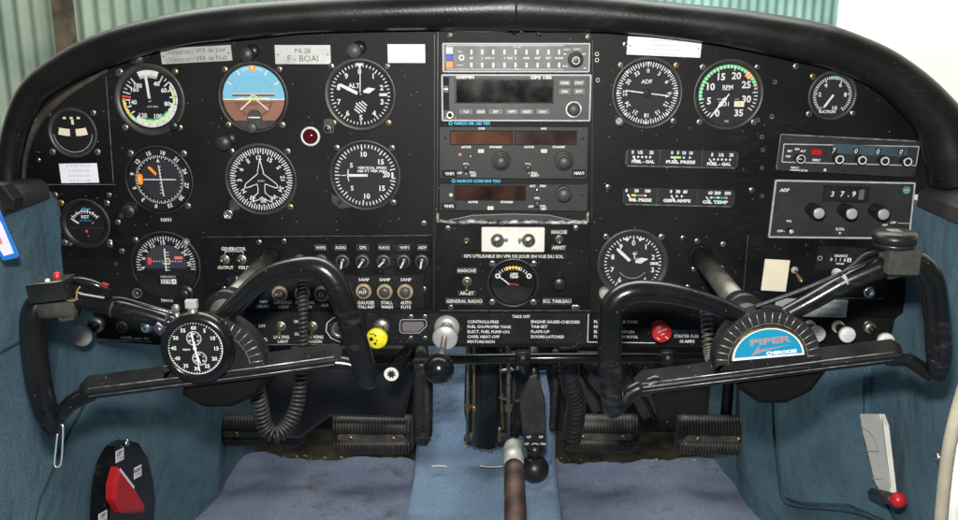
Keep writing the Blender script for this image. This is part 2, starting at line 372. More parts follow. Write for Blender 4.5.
    def helix(s, pts, R0, r, turns, m, per=12, n=6):
        P = catmull(pts, 12); lens = [0]
        for i in range(1, len(P)): lens.append(lens[-1] + (P[i] - P[i - 1]).length)
        tot = lens[-1]; K = int(turns * per); out = []; nx = None; j = 0
        Rf = R0 if callable(R0) else (lambda t: R0)
        for k in range(K + 1):
            l = tot * k / K
            while j < len(P) - 2 and lens[j + 1] < l: j += 1
            f = (l - lens[j]) / max(1e-9, lens[j + 1] - lens[j]); c = P[j].lerp(P[j + 1], f); T = (P[j + 1] - P[j]).normalized()
            if nx is None: nx = T.cross(Vector((0, 0, 1))).normalized()
            nx = (nx - T * nx.dot(T)).normalized(); ny = T.cross(nx); a = 2 * math.pi * k / per
            out.append(c + (nx * math.cos(a) + ny * math.sin(a)) * Rf(k / K))
        s.tube(out, r, m, n=n, smooth=False)
    def quadstrip(s, rows, m, smooth=True):
        n = len(rows[0]); V = [v for r in rows for v in r]
        F = [(i * n + k, i * n + k + 1, (i + 1) * n + k + 1, (i + 1) * n + k) for i in range(len(rows) - 1) for k in range(n - 1)]
        s.add(V, F, m, smooth)
    def build(s, name, parent=None, label=None, rawroot=False):
        me = bpy.data.meshes.new(name); k = s.t.s
        me.from_pydata([(x * k, y * k, z * k) for x, y, z in s.v], [], s.f)
        for m in s.mats: me.materials.append(m)
        me.polygons.foreach_set('material_index', s.m); me.polygons.foreach_set('use_smooth', s.sm); me.update()
        o = bpy.data.objects.new(name, me); COL.objects.link(o)
        if s.t.single and parent is None: s.t.setup(o); s.t.root = o
        else: o.parent = parent or s.t.root
        if label: o['label'] = label
        return o

# ================================================================== SETTING
BK = 0.45                                    # the floor ends this far beyond the panel
ZF = U(245, 458, -BK).z
XL1 = U(245, 458, -BK).x; XL0 = U(60, 250, 0).x
XR1 = U(718, 456, -BK).x; XR0 = U(908, 250, 0).x
YN = -0.80                                   # carpets run this far towards the camera
def struct(name, t_mb, kind='structure'):
    pass
def setting(name, O=None):
    return Thing(name, None, None, O=O or Vector((0, 0, 0)), B=Matrix.Identity(3), sc=1.0, kind='structure', single=True)
def zig(a, b, n, amp, seed):
    rnd = random.Random(seed); return [a + (b - a) * i / n for i in range(n + 1)], [rnd.uniform(-amp, amp) for _ in range(n + 1)]

# floor carpets: two sheets with a ragged front edge, either side of the tunnel
def floor_side(name, x0, x1, seed, notch=None):
    t = setting(name); b = t.mb(); n = 60; rnd = random.Random(seed)
    ph = rnd.uniform(0, 6)
    rows = []
    NY = 40
    for j in range(NY + 1):
        row = []
        for i in range(n + 1):
            fx = i / n; x = x0 + (x1 - x0) * fx
            ye = BK - 0.012 + 0.010 * math.sin(fx * 9 + ph) + rnd.uniform(-.003, .003) * (j == 0) + (0.018 * math.exp(-((fx - .45) / .08) ** 2))
            y = ye + (YN - ye) * (j / NY) ** 1.0
            z = ZF + 0.003 * math.sin(x * 31 + y * 17) + 0.002 * math.sin(x * 77 - y * 40) + 0.012 * max(0, (y - 0.28) / 0.17) ** 2 * (0.6 + .4 * math.sin(fx * 7))
            row.append((x, y, z))
        rows.append(row)
    b.quadstrip(rows, c_lav); 
    o = b.build(name); return t
XT0 = U(420, 458, -BK).x; XT1 = U(553, 458, -BK).x
floor_side('floor_carpet_left', -0.62, XT0 + 0.01, 3)
floor_side('floor_carpet_right', XT1 - 0.01, 0.60, 9)
# tunnel carpet
t = setting('tunnel_carpet'); b = t.mb(); rows = []
prof = [(YN, ZF + .055)] + [(YN + (0.36 - YN) * k / 14, ZF + .055) for k in range(1, 15)] + [(0.40, ZF + .062), (0.43, ZF + .085), (0.47, ZF + .14), (0.53, ZF + .24), (0.58, ZF + .33)]
for (y, z) in prof:
    row = []
    for k in range(25):
        f = k / 24; x = XT0 - .004 + (XT1 - XT0 + .008) * f; e = min(f, 1 - f)
        zz = z - 0.055 * max(0, 1 - e / 0.045) ** 1.5
        row.append((x + 0.002 * math.sin(y * 30 + k), y, zz + 0.002 * math.sin(x * 60 + y * 22)))
    rows.append(row)
b.quadstrip(rows, c_tun)
b.build('tunnel_carpet')

# side walls: carpet over sheet metal, tapering to the firewall
def sidewall(name, X0, X1, ztop, sgn):
    t = setting(name); b = t.mb(); rows = []
    for i in range(61):
        y = YN + (BK + .05 - YN) * i / 60; x = X0 if y < 0 else X0 + (X1 - X0) * y / BK
        row = []
        for j in range(41):
            z = ZF - 0.01 + (ztop - ZF + .01) * j / 40; h = j / 40
            wv = 0.003 * math.sin(y * 13 + z * 5) + 0.002 * math.sin(y * 29 - z * 9) * (1 - h)
            wv += 0.003 * math.exp(-((y - 0.33 - .1 * h) / .03) ** 2)
            row.append((x - sgn * wv, y, z))
        rows.append(row)
    b.quadstrip(rows, c_teal); b.build(name)
ZTL = U(62, 192, 0).z
sidewall('left_wall_carpet', XL0, XL1, ZTL, -1)
sidewall('right_wall_carpet', XR0, XR1, U(925, 200, 0).z, 1)
# firewall
t = setting('firewall'); b = t.mb()
b.quadstrip([[(-.7, BK + .16, ZF - .05), (.7, BK + .16, ZF - .05)], [(-.7, BK + .16, -.14), (.7, BK + .16, -.14)]], mat('firewall_black', (0.010, 0.010, 0.010), 0.7, bump=1.0, bscale=60, var=0.5, vscale=12, dust=0.1, dscale=120), False)
b.build('firewall')
t = setting('footwell_floor_metal'); b = t.mb()
b.quadstrip([[(-.7, YN, ZF - .02), (.7, YN, ZF - .02)], [(-.7, BK + .16, ZF - .02), (.7, BK + .16, ZF - .02)]], mat('bare_dirty_metal', (0.012, 0.011, 0.009), 0.7, bump=0.6, bscale=80, var=0.6, vscale=30, col2=(0.05, 0.042, 0.02)), False)
b.build('footwell_floor_metal')

# wall frames
def wallB(sgn):   # u along wall, v up, w into the cabin
    X0, X1 = (XL0, XL1) if sgn < 0 else (XR0, XR1)
    dr = Vector((X1 - X0, BK, 0)).normalized(); n = Vector((dr.y, -dr.x, 0)) * (1 if sgn < 0 else -1)
    u = Vector((0, 0, 1)).cross(n)
    return Vector((X0, 0, 0)), n, Matrix((u, Vector((0, 0, 1)), n)).transposed()

# hangar seen over the glareshield
def hangar():
    g1 = mat('corrugated_green_paint', (0.26, 0.36, 0.29), 0.45, var=0.18, vscale=3, metal=0.1, bump=0.1, bscale=60, col2=(0.42, 0.48, 0.38))
    g2 = mat('door_teal_paint', (0.36, 0.56, 0.52), 0.5, var=0.3, vscale=4)
    for nm, x0, x1, yy, m, pit, lab in (('hangar_wall', -3.2, 0.55, 3.2, g1, 0.072, 'pale green corrugated metal hangar wall beyond the glareshield, on the left'),
                                       ('hangar_door', 0.58, 1.455, 3.2, g2, 0.040, 'turquoise ribbed hangar door beyond the glareshield, on the right')):
        t = Thing(nm, lab, 'wall' if nm == 'hangar_wall' else 'door', O=Vector((x0, yy, -1.5)), B=Matrix.Identity(3), sc=1.0, single=True)
        b = t.mb(); rows = []; n = int((x1 - x0) / pit * 8); lo = []; hi = []
        for k in range(n + 1):
            x = (x1 - x0) * k / n; a = 0.011 if nm == 'hangar_wall' else 0.004; y = -a * math.cos(2 * math.pi * x / pit); lo.append((x, y, 0)); hi.append((x, y, 3.6))
        b.quadstrip([lo, hi], m); b.build(nm)
    P = U(145, 5, -4.05)
    t = Thing('wall_post', 'rusty brown upright post against the green corrugated wall', 'post', O=Vector((P.x, 3.1, -1.5)), B=Matrix.Identity(3), sc=1.0, single=True)
    b = t.mb(); b.box(-.035, -.03, .035, .03, 0, 3.5, mat('rusty_post', (0.10, 0.075, 0.05), .7, var=.5, vscale=10), .006); b.build('wall_post')
hangar()

# ================================================================== GLARESHIELD
pairs = [((-4, 205), (17, 200)), ((-3, 182), (20, 180)), ((-2, 160), (21, 158)), ((3, 130), (28, 131)), ((12, 101), (38, 109)), ((25, 80), (50, 94)), ((50, 59), (72, 82)), ((75, 44), (98, 70)), ((113, 28), (130, 60)), ((150, 18), (163, 50)), ((188, 10), (196, 43)),
         ((240, 3), (244, 39)), ((297, -1), (300, 33)), ((360, -5), (362, 31)), ((420, -8), (421, 30)), ((470, -11), (470, 30)), ((515, -14), (515, 31)), ((560, -9), (558, 31)), ((610, -4), (607, 32)), ((657, 1), (652, 36)), ((700, 5), (694, 41)), ((740, 9), (732, 47)), ((775, 14), (765, 54)), ((806, 19), (792, 60)),
         ((835, 26), (820, 66)), ((862, 36), (845, 74)), ((885, 46), (866, 84)), ((905, 58), (884, 96)), ((925, 73), (902, 112)), ((943, 90), (918, 130)), ((958, 108), (931, 152)), ((966, 130), (938, 178)), ((970, 160), (943, 205))]
gt = Thing('glareshield', 'black padded vinyl glareshield roll arching over the instrument panel', 'glareshield', 515, 10, 0.0)
b = gt.mb(); pts = []; rad = []
for o_, i_ in pairs:
    a = gt.p(*o_, 0.02); c = gt.p(*i_, 0.02); m_ = (a + c) / 2; pts.append(m_); rad.append((a - c).length / 2)
b.tube(pts, rad, vinyl, n=28, sub=6); roll = b.build('padded_roll')
b = gt.mb(); P = catmull(pts, 6); rows = []
for q in (0, 1):
    rows.append([(p.x, p.y + 4, p.z if q == 0 else -260) for p in P])
rows[1] = [(x * .86, (y + 190) * .80 - 205, z) for x, y, z in rows[1]]
b.quadstrip(rows, vinyl); b.build('top_shield')
# crease and torn vinyl in the middle
b = gt.mb(); c1 = gt.p(516, -6, .047); 
b.tube([gt.p(515, -8, .043), gt.p(516, 3, .052), gt.p(516, 14, .047), gt.p(515, 24, .036)], 0.9, vinyl, n=8); b.build('centre_seam')
b = gt.mb(); rnd = random.Random(4)
for k in range(26):
    x = rnd.uniform(506, 538); y = 31 + rnd.uniform(-4, 4) - 3 * math.cos((x - 522) / 9); a = gt.p(x, y, .012 + rnd.uniform(0, .006)); r = rnd.uniform(1, 2.6)
    b.add([a + Vector((rnd.uniform(-r, r) * 1.5, rnd.uniform(-r, r), rnd.uniform(-1, 1))) for _ in range(4)], [(0, 1, 2), (0, 2, 3), (1, 2, 3)], rubber if k % 4 else steel)
b.build('torn_vinyl')
b = gt.mb(); a = [gt.p(x, y, .004) for x, y in ((20, 186), (24, 150), (40, 118), (70, 92), (108, 70))]
b.tube(a, [5, 6, 5, 3, 2], boot, n=10); b.build('worn_lining')
b = gt.mb(); a = [gt.p(x, y, .004) for x, y in ((865, 70), (890, 88), (912, 106), (932, 134), (944, 170), (948, 195))]
b.tube(a, [1, 1, 2, 3, 4, 5], trimg, n=10); b.build('edge_welting')

# ================================================================== INSTRUMENT PANEL
pt = Thing('instrument_panel', 'wide black metal instrument panel under the padded glareshield', 'instrument panel', 500, 200, 0)
def PXY(t, pts, w=0): return [t.xy(x, y, w) for x, y in pts]
outline = [(8, 186), (12, 120), (40, 85), (80, 58), (120, 42), (200, 26), (300, 16), (420, 12), (560, 12), (650, 20), (740, 30), (810, 46), (870, 66), (915, 100), (945, 150), (952, 193), (905, 195), (905, 250), (905, 312), (895, 318), (888, 349), (700, 347), (470, 347), (390, 345), (230, 347), (155, 345), (97, 340), (94, 312), (66, 302), (61, 250), (61, 215), (58, 200), (46, 187)]
b = pt.mb(); poly = PXY(pt, outline); 
b.prism(poly, -3, 0, panel); b.build('main_sheet')
def plate_part(name, pts, m, w=1.0, lab=None, ch=.4):
    b = pt.mb(); b.prism(PXY(pt, pts, w), 0.05, w, m, ch); return b.build(name, label=lab)
plate_part('side_plate', [(47, 92), (80, 72), (103, 62), (106, 75), (114, 184), (46, 184), (30, 160), (32, 120)], panel, 1.0)
plate_part('lower_side_plate', [(60, 187), (116, 187), (122, 258), (64, 258)], plate, 1.0)
plate_part('switch_plate', [(202, 238), (432, 236), (432, 309), (206, 310)], plate, 1.4)
plate_part('circuit_breaker_plate', [(228, 275), (424, 275), (424, 308), (228, 309)], strip, 2.0)
plate_part('toggle_plate', [(240, 312), (362, 312), (362, 344), (240, 344)], strip, 1.2)
plate_part('radio_switch_plate', [(438, 223), (590, 223), (590, 309), (436, 309)], plate, 1.4)
plate_part('checklist_plate', [(366, 313), (590, 313), (590, 344), (366, 344)], strip, 1.6)
plate_part('fuse_plate', [(591.5, 313), (716, 313), (716, 345), (591.5, 345)], plate, 1.6)
plate_part('radio_mounting_plate', [(748, 234), (768, 234), (905, 245), (903, 311), (742, 311)], plate, 1.2)
plate_part('placard_plate', [(800, 297), (903, 297), (896, 318), (800, 318)], plate, 2.0)
# bright worn edges of the plates
def edge(pts, wd=.5, m=ridge, w=1.15):
    b = pt.mb(); b.pline(PXY(pt, pts, w), wd, w, m); b.build('worn_edge')
edge([(106, 77), (113.5, 183.5)], .55); edge([(46, 184.5), (116, 184.5)], .6); edge([(202, 237.2), (432, 235.4)], .35, dimw if False else steel, 1.6)
edge([(434.5, 34), (434, 309)], .5, bezel, .3); edge([(592.5, 40), (592, 222)], .4, bezel, .3)
edge([(440, 310.5), (590, 310.5)], .5, steel, 1.8); edge([(748, 235), (742, 309)], .3, steel, 1.4); edge([(828, 298), (884, 298.5)], .5, ridge, 2.2)
edge([(242, 344.5), (340, 344.5)], .6, ridge, 1.5)
edge([(440, 30.5), (508, 31.2)], 1.6, alu, 1.2); edge([(438, 31), (437, 222)], .6, bezel, 1.2); edge([(538, 31), (590, 33)], 0.6, steel, 1.2)
for x, y in ((103, 64), (118, 73), (38, 160), (259, 242), (284, 241), (424, 223), (608, 187), (752, 190), (796, 66), (625, 44), (697, 241), (723, 244), (694, 269), (722, 268), (424, 289), (451, 307), (577, 307),
             (448, 228), (576, 228), (55, 195), (109, 195), (70, 243), (110, 242), (575, 223.5), (122, 251), (118, 222), (688, 287), (600, 262), (224, 289), (450, 35), (588, 37), (411, 316.5), (425, 316.5), (411, 338), (425, 338), (683, 238), (940, 165), (574, 307)):
    u, v = pt.xy(x, y, .8); pt.screw(u, v, .6 if y > 200 else 0.1, 3.1, m=chrome if (x * 7 + y) % 3 == 0 else steel)
for x, y in ((762, 137), (763, 150), (762, 168), (758, 120), (772, 117), (116, 264), (97, 256), (775, 82), (772, 116), (762, 196), (597, 54), (597, 60), (598, 80), (121, 216)):
    b = pt.mb(); u, v = pt.xy(x, y, .8); b.disc((u, v), 1.5, .35, dark, 12); b.arc((u, v), 1.4, 1.9, 0, 360, .4, steel); b.build('rivet_hole')

# ------------------------------------------------------------------ placards
def placard(px, py, wd, ht, m, lines, label, tm=engr, rot=0, th=None, name='placard', w=1.2, cat='placard', group=None, bold=0, dots=False, base=0, tw=None, border=None, dx=0):
    t = Thing(name, label, cat, px, py, base, rot=rot, single=True, group=group); b = t.mb()
    b.box(-wd / 2, -ht / 2, wd / 2, ht / 2, 0.02, w, m, .25)
    n = max(1, len(lines)); th = th or ht / n * .55
    for i, s_ in enumerate(lines):
        v = ht / 2 - ht * (i + .5) / n
        if isinstance(s_, tuple): s_, h_, dv = s_; v += dv
        else: h_ = th
        b.text(s_, dx, v, h_, w + .06, tm, bold=bold, wd=None if tw is None else min(tw, textmesh(s_, bold)[2] * h_ / CAP))
    if dots:
        for q in (-1, 1): b.disc((q * (wd / 2 - 3), 0), .8, w + .07, dark, 8)
    if border: 
        P = [(-wd / 2 + .7, -ht / 2 + .7), (wd / 2 - .7, -ht / 2 + .7), (wd / 2 - .7, ht / 2 - .7), (-wd / 2 + .7, ht / 2 - .7)]; b.pline(P, .35, w + .08, border, True)
    b.build(name); return t
placard(196.5, 54.5, 72, 15.5, alu, ['Utilisation : VFR de Jour', 'Utilisation : VFR de Nuit'], 'engraved aluminium placard reading Utilisation VFR de Jour above the airspeed dial', rot=3, dots=True, tw=62, th=5)
placard(303, 54.5, 56.5, 19, alu, [('PA 28', 4.8, -1), ('F - BOAI', 6.2, 1)], 'engraved aluminium placard reading PA 28 F - BOAI', dots=True)
placard(406.5, 53.5, 38, 18.5, whitep, [], 'blank white placard just left of the radio stack')
placard(664, 47, 75, 18, whitep, ["L'equipement dme  hors voie", 'de navigation au moins', 'deux instruments gyroscopiques', 'suivis de votre altimetre'], 'white four-line paper placard above the ADF dial', tm=faint, rot=-2.5, th=1.9, dots=True)
t = placard(79.5, 173, 38, 19.5, whitep, ['20 19 18 17 16 15 14', '12 10 08 06 04 02', '30 28 26 24 22 20', '18 16 14 12 10 08'], 'white compass correction card under the slip ball dial', tm=faint, th=2.0, rot=1)
placard(775, 275, 24.5, 32, cream, [], 'blank cream paper sticker beside the hour meter', tm=faint, rot=-3, th=1.2, w=1.8)
placard(810, 307, 70, 18, alu, ['ue second', 'voie moyen', 'de navigation'], 'grey metal placard half hidden behind the right yoke arm', rot=-1, th=3.2, w=3.4, dx=19)
placard(513.5, 255.7, 105, 6, dark, ['GPS UTILISABLE EN VFR DE JOUR EN VUE DU SOL'], 'long black label strip about GPS use under the cream radio jack plate', tm=white, th=3.1, tw=98, w=2.2, bold=.02)
lab_g = 'black embossed label strips'
def strip_label(px, py, wd, ht, txt, label, th=3.2, base=1.2, rot=0):
    placard(px, py, wd, ht, dark, [txt], label, tm=white, th=th, name='label_strip', cat='label', group=lab_g, w=base + 1.0, bold=.02, tw=wd - 2, rot=rot, border=mat('strip_edge', (.10, .10, .10), .5))
strip_label(467, 270, 20, 6.5, 'MARCHE', 'black MARCHE label strip above the left toggle of the radio switch plate')
strip_label(467, 292.5, 18, 5.5, 'ARRET', 'black ARRET label strip below the left toggle of the radio switch plate')
strip_label(464.5, 300.5, 37, 7, 'GENERAL RADIO', 'black GENERAL RADIO label strip')
strip_label(557, 300.5, 29, 7, 'ECL TABLEAU', 'black ECL TABLEAU label strip under the dimmer knob')
strip_label(559, 231.5, 17, 5.5, 'MARCHE', 'black MARCHE label strip right of the cream jack plate')
strip_label(558.5, 247, 15, 6, 'ARRET', 'black ARRET label strip right of the cream jack plate')
for x, s_ in ((321, 'VHF2'), (341, 'AUDIO'), (363, 'GPS'), (384.5, 'NAV2'), (404.5, 'VHF1'), (422.5, 'ADF')):
    strip_label(x, 247, 12.5 if x < 420 else 10.5, 6.8, s_, 'black %s label strip over the row of radio breakers' % s_, th=2.9)
strip_label(166.5, 219.5, 12, 5, 'NAV1', 'black NAV1 label strip under the orange-flagged course dial', base=.2)
strip_label(167.5, 299.5, 13, 6, 'NAV2', 'black NAV2 label strip under the red-flagged course dial', base=.2)

# printed lettering on the plates (painted on)
def lettering(name, items, m=white, w=2.1, bold=.025):
    b = pt.mb()
    for it in items:
        s_, x, y, h, al = it[:5]; wd = it[5] if len(it) > 5 else None
        u, v = pt.xy(x, y, w); b.text(s_, u, v, h, w + (it[6] if len(it) > 6 else 0), m, al, bold=bold, wd=wd)
    return b.build(name)
lettering('checklist_lettering', [('TAKE OFF', 521, 316.5, 3, 'c', 18), ('CONTROLS-FREE', 467.5, 321.7, 3, 'l', 32), ('FUEL ON-PROPER TANK', 467.5, 326.6, 3, 'l', 45), ('ELECT. FUEL PUMP-ON', 467.5, 331.6, 3, 'l', 43), ('CARB. HEAT-OFF', 467.5, 336.6, 3, 'l', 33), ('MIXTURE-RICH', 467.5, 341.6, 3, 'l', 28),
    ('ENGINE GAGES-CHECKED', 531, 321.7, 3, 'l', 50), ('TAB-SET', 531, 326.6, 3, 'l', 17), ('FLAPS-UP', 531, 331.6, 3, 'l', 19), ('DOORS-LATCHED', 531, 336.6, 3, 'l', 34)], w=1.75)
lettering('checklist_lettering', [('FUEL ON PROPER TANK', 594, 321.7, 3, 'l', 45), ('MIXTURE-RICH', 594, 326.6, 3, 'l', 28), ('ELECT. FUEL PUMP-ON', 594, 331.6, 3, 'l', 41), ('FLAPS-MAX. 130 M.P.H.', 594, 336.6, 3, 'l', 45), ('STARTER FUSE', 674, 336, 3.2, 'l', 25), ('10 AMPS', 680, 341.3, 3.2, 'l', 15)], w=1.75)
b = pt.mb(); b.pline(PXY(pt, [(588.5, 314), (587.5, 342), (655, 343)], 1.8), .8, 1.85, white); b.build('checklist_border')
lettering('switch_lettering', [('GENERATOR', 233.5, 248.8, 3.3, 'c', 25), ('OUTPUT', 225.5, 267.5, 3.2, 'c', 16), ('FIELD', 244, 267.5, 3.2, 'c', 11), ('5AMP', 241.5, 278, 3, 'c', 11, .6), ('5AMP', 364, 279.5, 3, 'c', 11, .6), ('5AMP', 385, 279.5, 3, 'c', 11, .6), ('5AMP', 406, 279.5, 3, 'c', 11, .6),
    ('LANDING', 283, 302.2, 3.2, 'c', 18, .6), ('LIGHT', 284, 306.6, 3.0, 'c', 11, .6), ('NAV', 264, 301.5, 3, 'c', 8, .6), ('LIGHTS', 263, 306.2, 3, 'c', 12, .6), ('ROTATING', 305, 302.2, 3.2, 'c', 19, .6), ('BEACON', 305, 306.6, 3, 'c', 14, .6), ('AUX', 325, 305, 3, 'c', 8, .6), ('GAUGES', 366, 302.5, 3.4, 'c', 17, .6), ('STALL INST', 366, 306.8, 3, 'c', 18, .6), ('STALL', 387, 302.5, 3.2, 'c', 12, .6), ('WARN', 387, 306.8, 3.2, 'c', 12, .6), ('AUTO', 406, 302.5, 3.4, 'c', 11, .6), ('FUTE', 406, 307, 3.2, 'c', 10, .6)], w=1.55)
lettering('toggle_lettering', [('OFF', 262, 326, 3.2, 'c', 7), ('OFF', 297, 321.5, 3, 'c', 6), ('ON', 297, 334, 3, 'c', 5), ('CTL', 264, 339.5, 3.2, 'c', 8), ('LANDING', 281.5, 337, 3.3, 'c', 16), ('LIGHT', 283, 341.5, 3, 'c', 11), ('ROTATING', 315, 337, 3.3, 'c', 17), ('BEACON', 315, 341.5, 3, 'c', 14)], w=1.35)
b = pt.mb(); b.pline(PXY(pt, [(225, 254), (225, 251.5), (243, 251.5), (243, 254)], 1.6), .6, 1.6, white); b.pline(PXY(pt, [(345, 316), (333, 318), (327, 323), (326, 331), (331, 338), (340, 342)], 1.4), .8, 1.4, white); b.build('switch_bracket')
lettering('panel_lettering', [('PANEL', 121, 337.5, 2.4, 'l', 12), ('LIGHT  TEST', 134, 338.5, 1.8, 'l', 16)], w=.3)
b = pt.mb(); b.pline(PXY(pt, [(97, 339.5), (152, 341.5)], .4), .9, .5, ridge); b.build('worn_edge')

# ================================================================== ROUND GAUGES
def gauge(name, label, px, py, Ro, Ri, cat='gauge', bm=None, dm=None, screws=((-45, 45, 135, 225)), sr=1.09, group=None, h=3.5, rimline=True):
    t = Thing(name, label, cat, px, py, 0, group=group); bm = bm or bezel
    b = t.mb()
    b.lathe((0, 0, 0), [(Ro, 0.3), (Ro, h - .8), (Ro - .8, h), (Ro - 2.2, h), (Ri + 1.0, h - 1.0), (Ri, h - 1.6), (Ri, 1.0)], bm, 56)
    if rimline: b.lathe((0, 0, 0), [(Ro + .05, h - 1.2), (Ro - .4, h - .2), (Ro - .75, h + .06)], rim, 56)
    b.build('bezel')
    for a in screws:
        u, v = clk(Ro * sr, a)
        bb = t.mb(); t.screw(u, v, .9, 3.4, m=random.choice([steel, steel, brass, chrome]))
    d = t.mb(); d.disc((0, 0), Ri + .3, 1.3, dm or dialm, 56)
    return t, d
W = 1.36
def needle(t, pts, w=2.0, m=white, name='needle'):
    b = t.mb(); b.prism(pts, w, w + .35, m); return b.build(name)
def hand(t, a, r0, r1, wd, w=2.2, m=white, tip=True, name='needle', c=(0, 0)):
    x, y = clk(1, a); nx, ny = y, -x; h = wd / 2
    P = [(c[0] + x * r0 + nx * h, c[1] + y * r0 + ny * h), (c[0] + x * (r1 - (wd if tip else 0)) + nx * h, c[1] + y * (r1 - (wd if tip else 0)) + ny * h)]
    P += [(c[0] + x * r1, c[1] + y * r1)] if tip else []
    P += [(c[0] + x * (r1 - (wd if tip else 0)) - nx * h, c[1] + y * (r1 - (wd if tip else 0)) - ny * h), (c[0] + x * r0 - nx * h, c[1] + y * r0 - ny * h)]
    return needle(t, P, w, m, name)
def hub(t, r, m=knobm, w=1.4, h=1.4, c=(0, 0)):
    b = t.mb(); b.lathe((c[0], c[1], w), [(r, 0), (r, h * .8), (r * .8, h), (0, h)], m, 16); b.build('needle_hub')
def nums(d, items, r, h, m=white, w=W + .12, rad=False, bold=.03):
    for s_, a in items:
        x, y = clk(r, a); d.text(s_, x, y, h, w, m, rot=-a if rad else 0, bold=bold)
def knob(t, px_, py_, r, h, m=knobm, cap=None, name='knob', knurl=0, steps=None, w0=0.3, capr=.8, pointer=None, uv=False):
    u, v = (px_, py_) if uv else t.xy(px_, py_, w0)
    b = t.mb()
    for (rr, hh0, hh1) in (steps or [(r, 0, h)]):
        b.lathe((u, v, w0), [(rr, hh0), (rr, hh1 - .6), (rr - .5, hh1), (0, hh1)], m, 28)
        if knurl:
            for k in range(knurl):
                x, y = clk(rr, 360 * k / knurl); b.box(u + x - .3, v + y - .3, u + x + .3, v + y + .3, w0 + hh0, w0 + hh1 - .6, m, a=0)
    o = b.build(name)
    top = w0 + (steps[-1][2] if steps else h)
    if cap:
        b = t.mb(); rr = (steps[-1][0] if steps else r) * capr; b.lathe((u, v, top), [(rr, 0), (rr, .4), (rr * .85, .7), (0, .75)], cap, 24); c_ = b.build('cap', o)
    if pointer is not None:
        b = t.mb(); x, y = clk(1, pointer); b.line(u, v, u + x * r * .95, v + y * r * .95, .9, top + .1, white); b.build('pointer', o)
    return o

# --- airspeed
t, d = gauge('airspeed_indicator', 'airspeed dial with white and green arcs, left end of the top row of gauges', 150.5, 99.5, 35.7, 29.5)
d.arc((0, 0), 21, 27.5, 100, 218, W, white); d.arc((0, 0), 26, 27.8, 52, 100, W, white); d.arc((0, 0), 23, 25.5, 60, 150, W - .02, lime); d.arc((0, 0), 20.5, 23.5, 118, 205, W + .04, lime); d.arc((0, 0), 18.8, 20.2, 125, 200, W + .05, teal)
d.arc((0, 0), 25, 27.8, 218, 272, W, yellow); d.arc((0, 0), 24.5, 27.8, 218, 232, W + .04, lime)
d.ticks((0, 0), 17, 20, 27.5, 33, 320, 1.3, W + .1, white); d.ticks((0, 0), 34, 24, 27.5, 33, 320, .8, W + .1, white)
x = clk(1, 277); d.line(x[0] * 19, x[1] * 19, x[0] * 28, x[1] * 28, 1.8, W + .2, redflag)
d.arc((0, 0), 21.5, 29, -22, 22, W, white)
for k in range(-4, 5): q = clk(1, k * 5); d.line(q[0] * 21, q[1] * 21, q[0] * 24, q[1] * 24, .8, W + .15, dark)
nums(d, (('180', -38), ('40', 27), ('60', 58), ('80', 103), ('100', 157), ('120', 208), ('140', 262), ('160', 305)), 17.5, 4.2)
d.text('KTS', -1, -7, 1.8, W, white); d.text('MPH', 5, -7, 1.8, W, white)
d.build('dial'); hand(t, -5, -2, 24, 2.6); hub(t, 1.6)
knob(t, 176, 125, 4.6, 9, knobm)
# --- attitude
t, d = gauge('attitude_indicator', 'artificial horizon dial with light blue sky and brown ground halves', 254, 97, 35.5, 32, h=4)
Ra = 31
def halfdisc(d, r, v0, v1, w, m, n=40):
    P = []
    for k in range(n + 1): v = v0 + (v1 - v0) * k / n; P.append((math.sqrt(max(0, r * r - v * v)), v))
    P += [(-x, y) for x, y in P[::-1]]
    d.flat(P, w, m)
halfdisc(d, Ra, -2, 31, W, skyb); halfdisc(d, Ra, -24, -2, W, brown)
d.flat([(-Ra, -2.8), (Ra, -2.8), (Ra, -1.6), (-Ra, -1.6)], W + .05, white)
for a, l_, wd in ((-30, 5, 1.4), (-15, 3, .9), (-60, 5, 1.4), (30, 5, 1.4), (15, 3, .9), (60, 5, 1.4), (-10, 3, .8), (10, 3, .8), (20, 3, .9), (-20, 3, .9)):
    x, y = clk(1, a); d.line(x * (Ra - 1 - l_), y * (Ra - 1 - l_), x * (Ra - 1), y * (Ra - 1), wd, W + .05, white)
d.flat([(-3.6, 31), (3.6, 31), (1.6, 25), (-1.6, 25)], W + .06, orange); d.flat([(-.9, 31), (.9, 31), (0, 26)], W + .1, white)
d.arc((0, -2), 21.5, 22.1, -60, 60, W + .03, cyan)
for q in (-1, 1):
    d.line(q * 3, -3, q * 14, -12.5, 1.3, W + .1, white); d.arc((0, -2), 16, 19, q * 96, q * 165, W + .04, brown2)
d.flat([(-20, -5.2), (20, -5.2), (8, -8), (-8, -8)], W + .03, brown2)
d.text('=', 0, 6, 1, W + .1, engr)
d.build('horizon_card')
b = t.mb(); b.box(-21, 1.0, 21, 3.4, 2.2, 2.5, brown2); b.box(-21, 3.0, 21, 3.7, 2.5, 2.7, white); b.flat([(-20, -2.9), (20, -2.9), (14, -.4), (-14, -.4)], 2.75, white); b.flat([(-11, -2.2), (11, -2.2), (8, -.8), (-8, -.8)], 2.8, yellow); b.arc((0, -2.5), 4, 5, -60, 60, 2.85, white); b.build('aircraft_symbol')
b = t.mb(); P = [(-22.5, -23.3), (-8, -23.3), (-6, -15), (-3, -12.5), (3, -12.5), (6, -15), (8, -23.3), (22.5, -23.3), (17, -28.5), (8, -31.7), (-8, -31.7), (-17, -28.5)]; b.prism(P[:], 1.5, 3.2, bezel, .3); b.line(-6, -20, 6, -20, 1.3, 3.3, white); b.build('lower_mask')
knob(t, 253, 127, 5.5, 8, knobg)
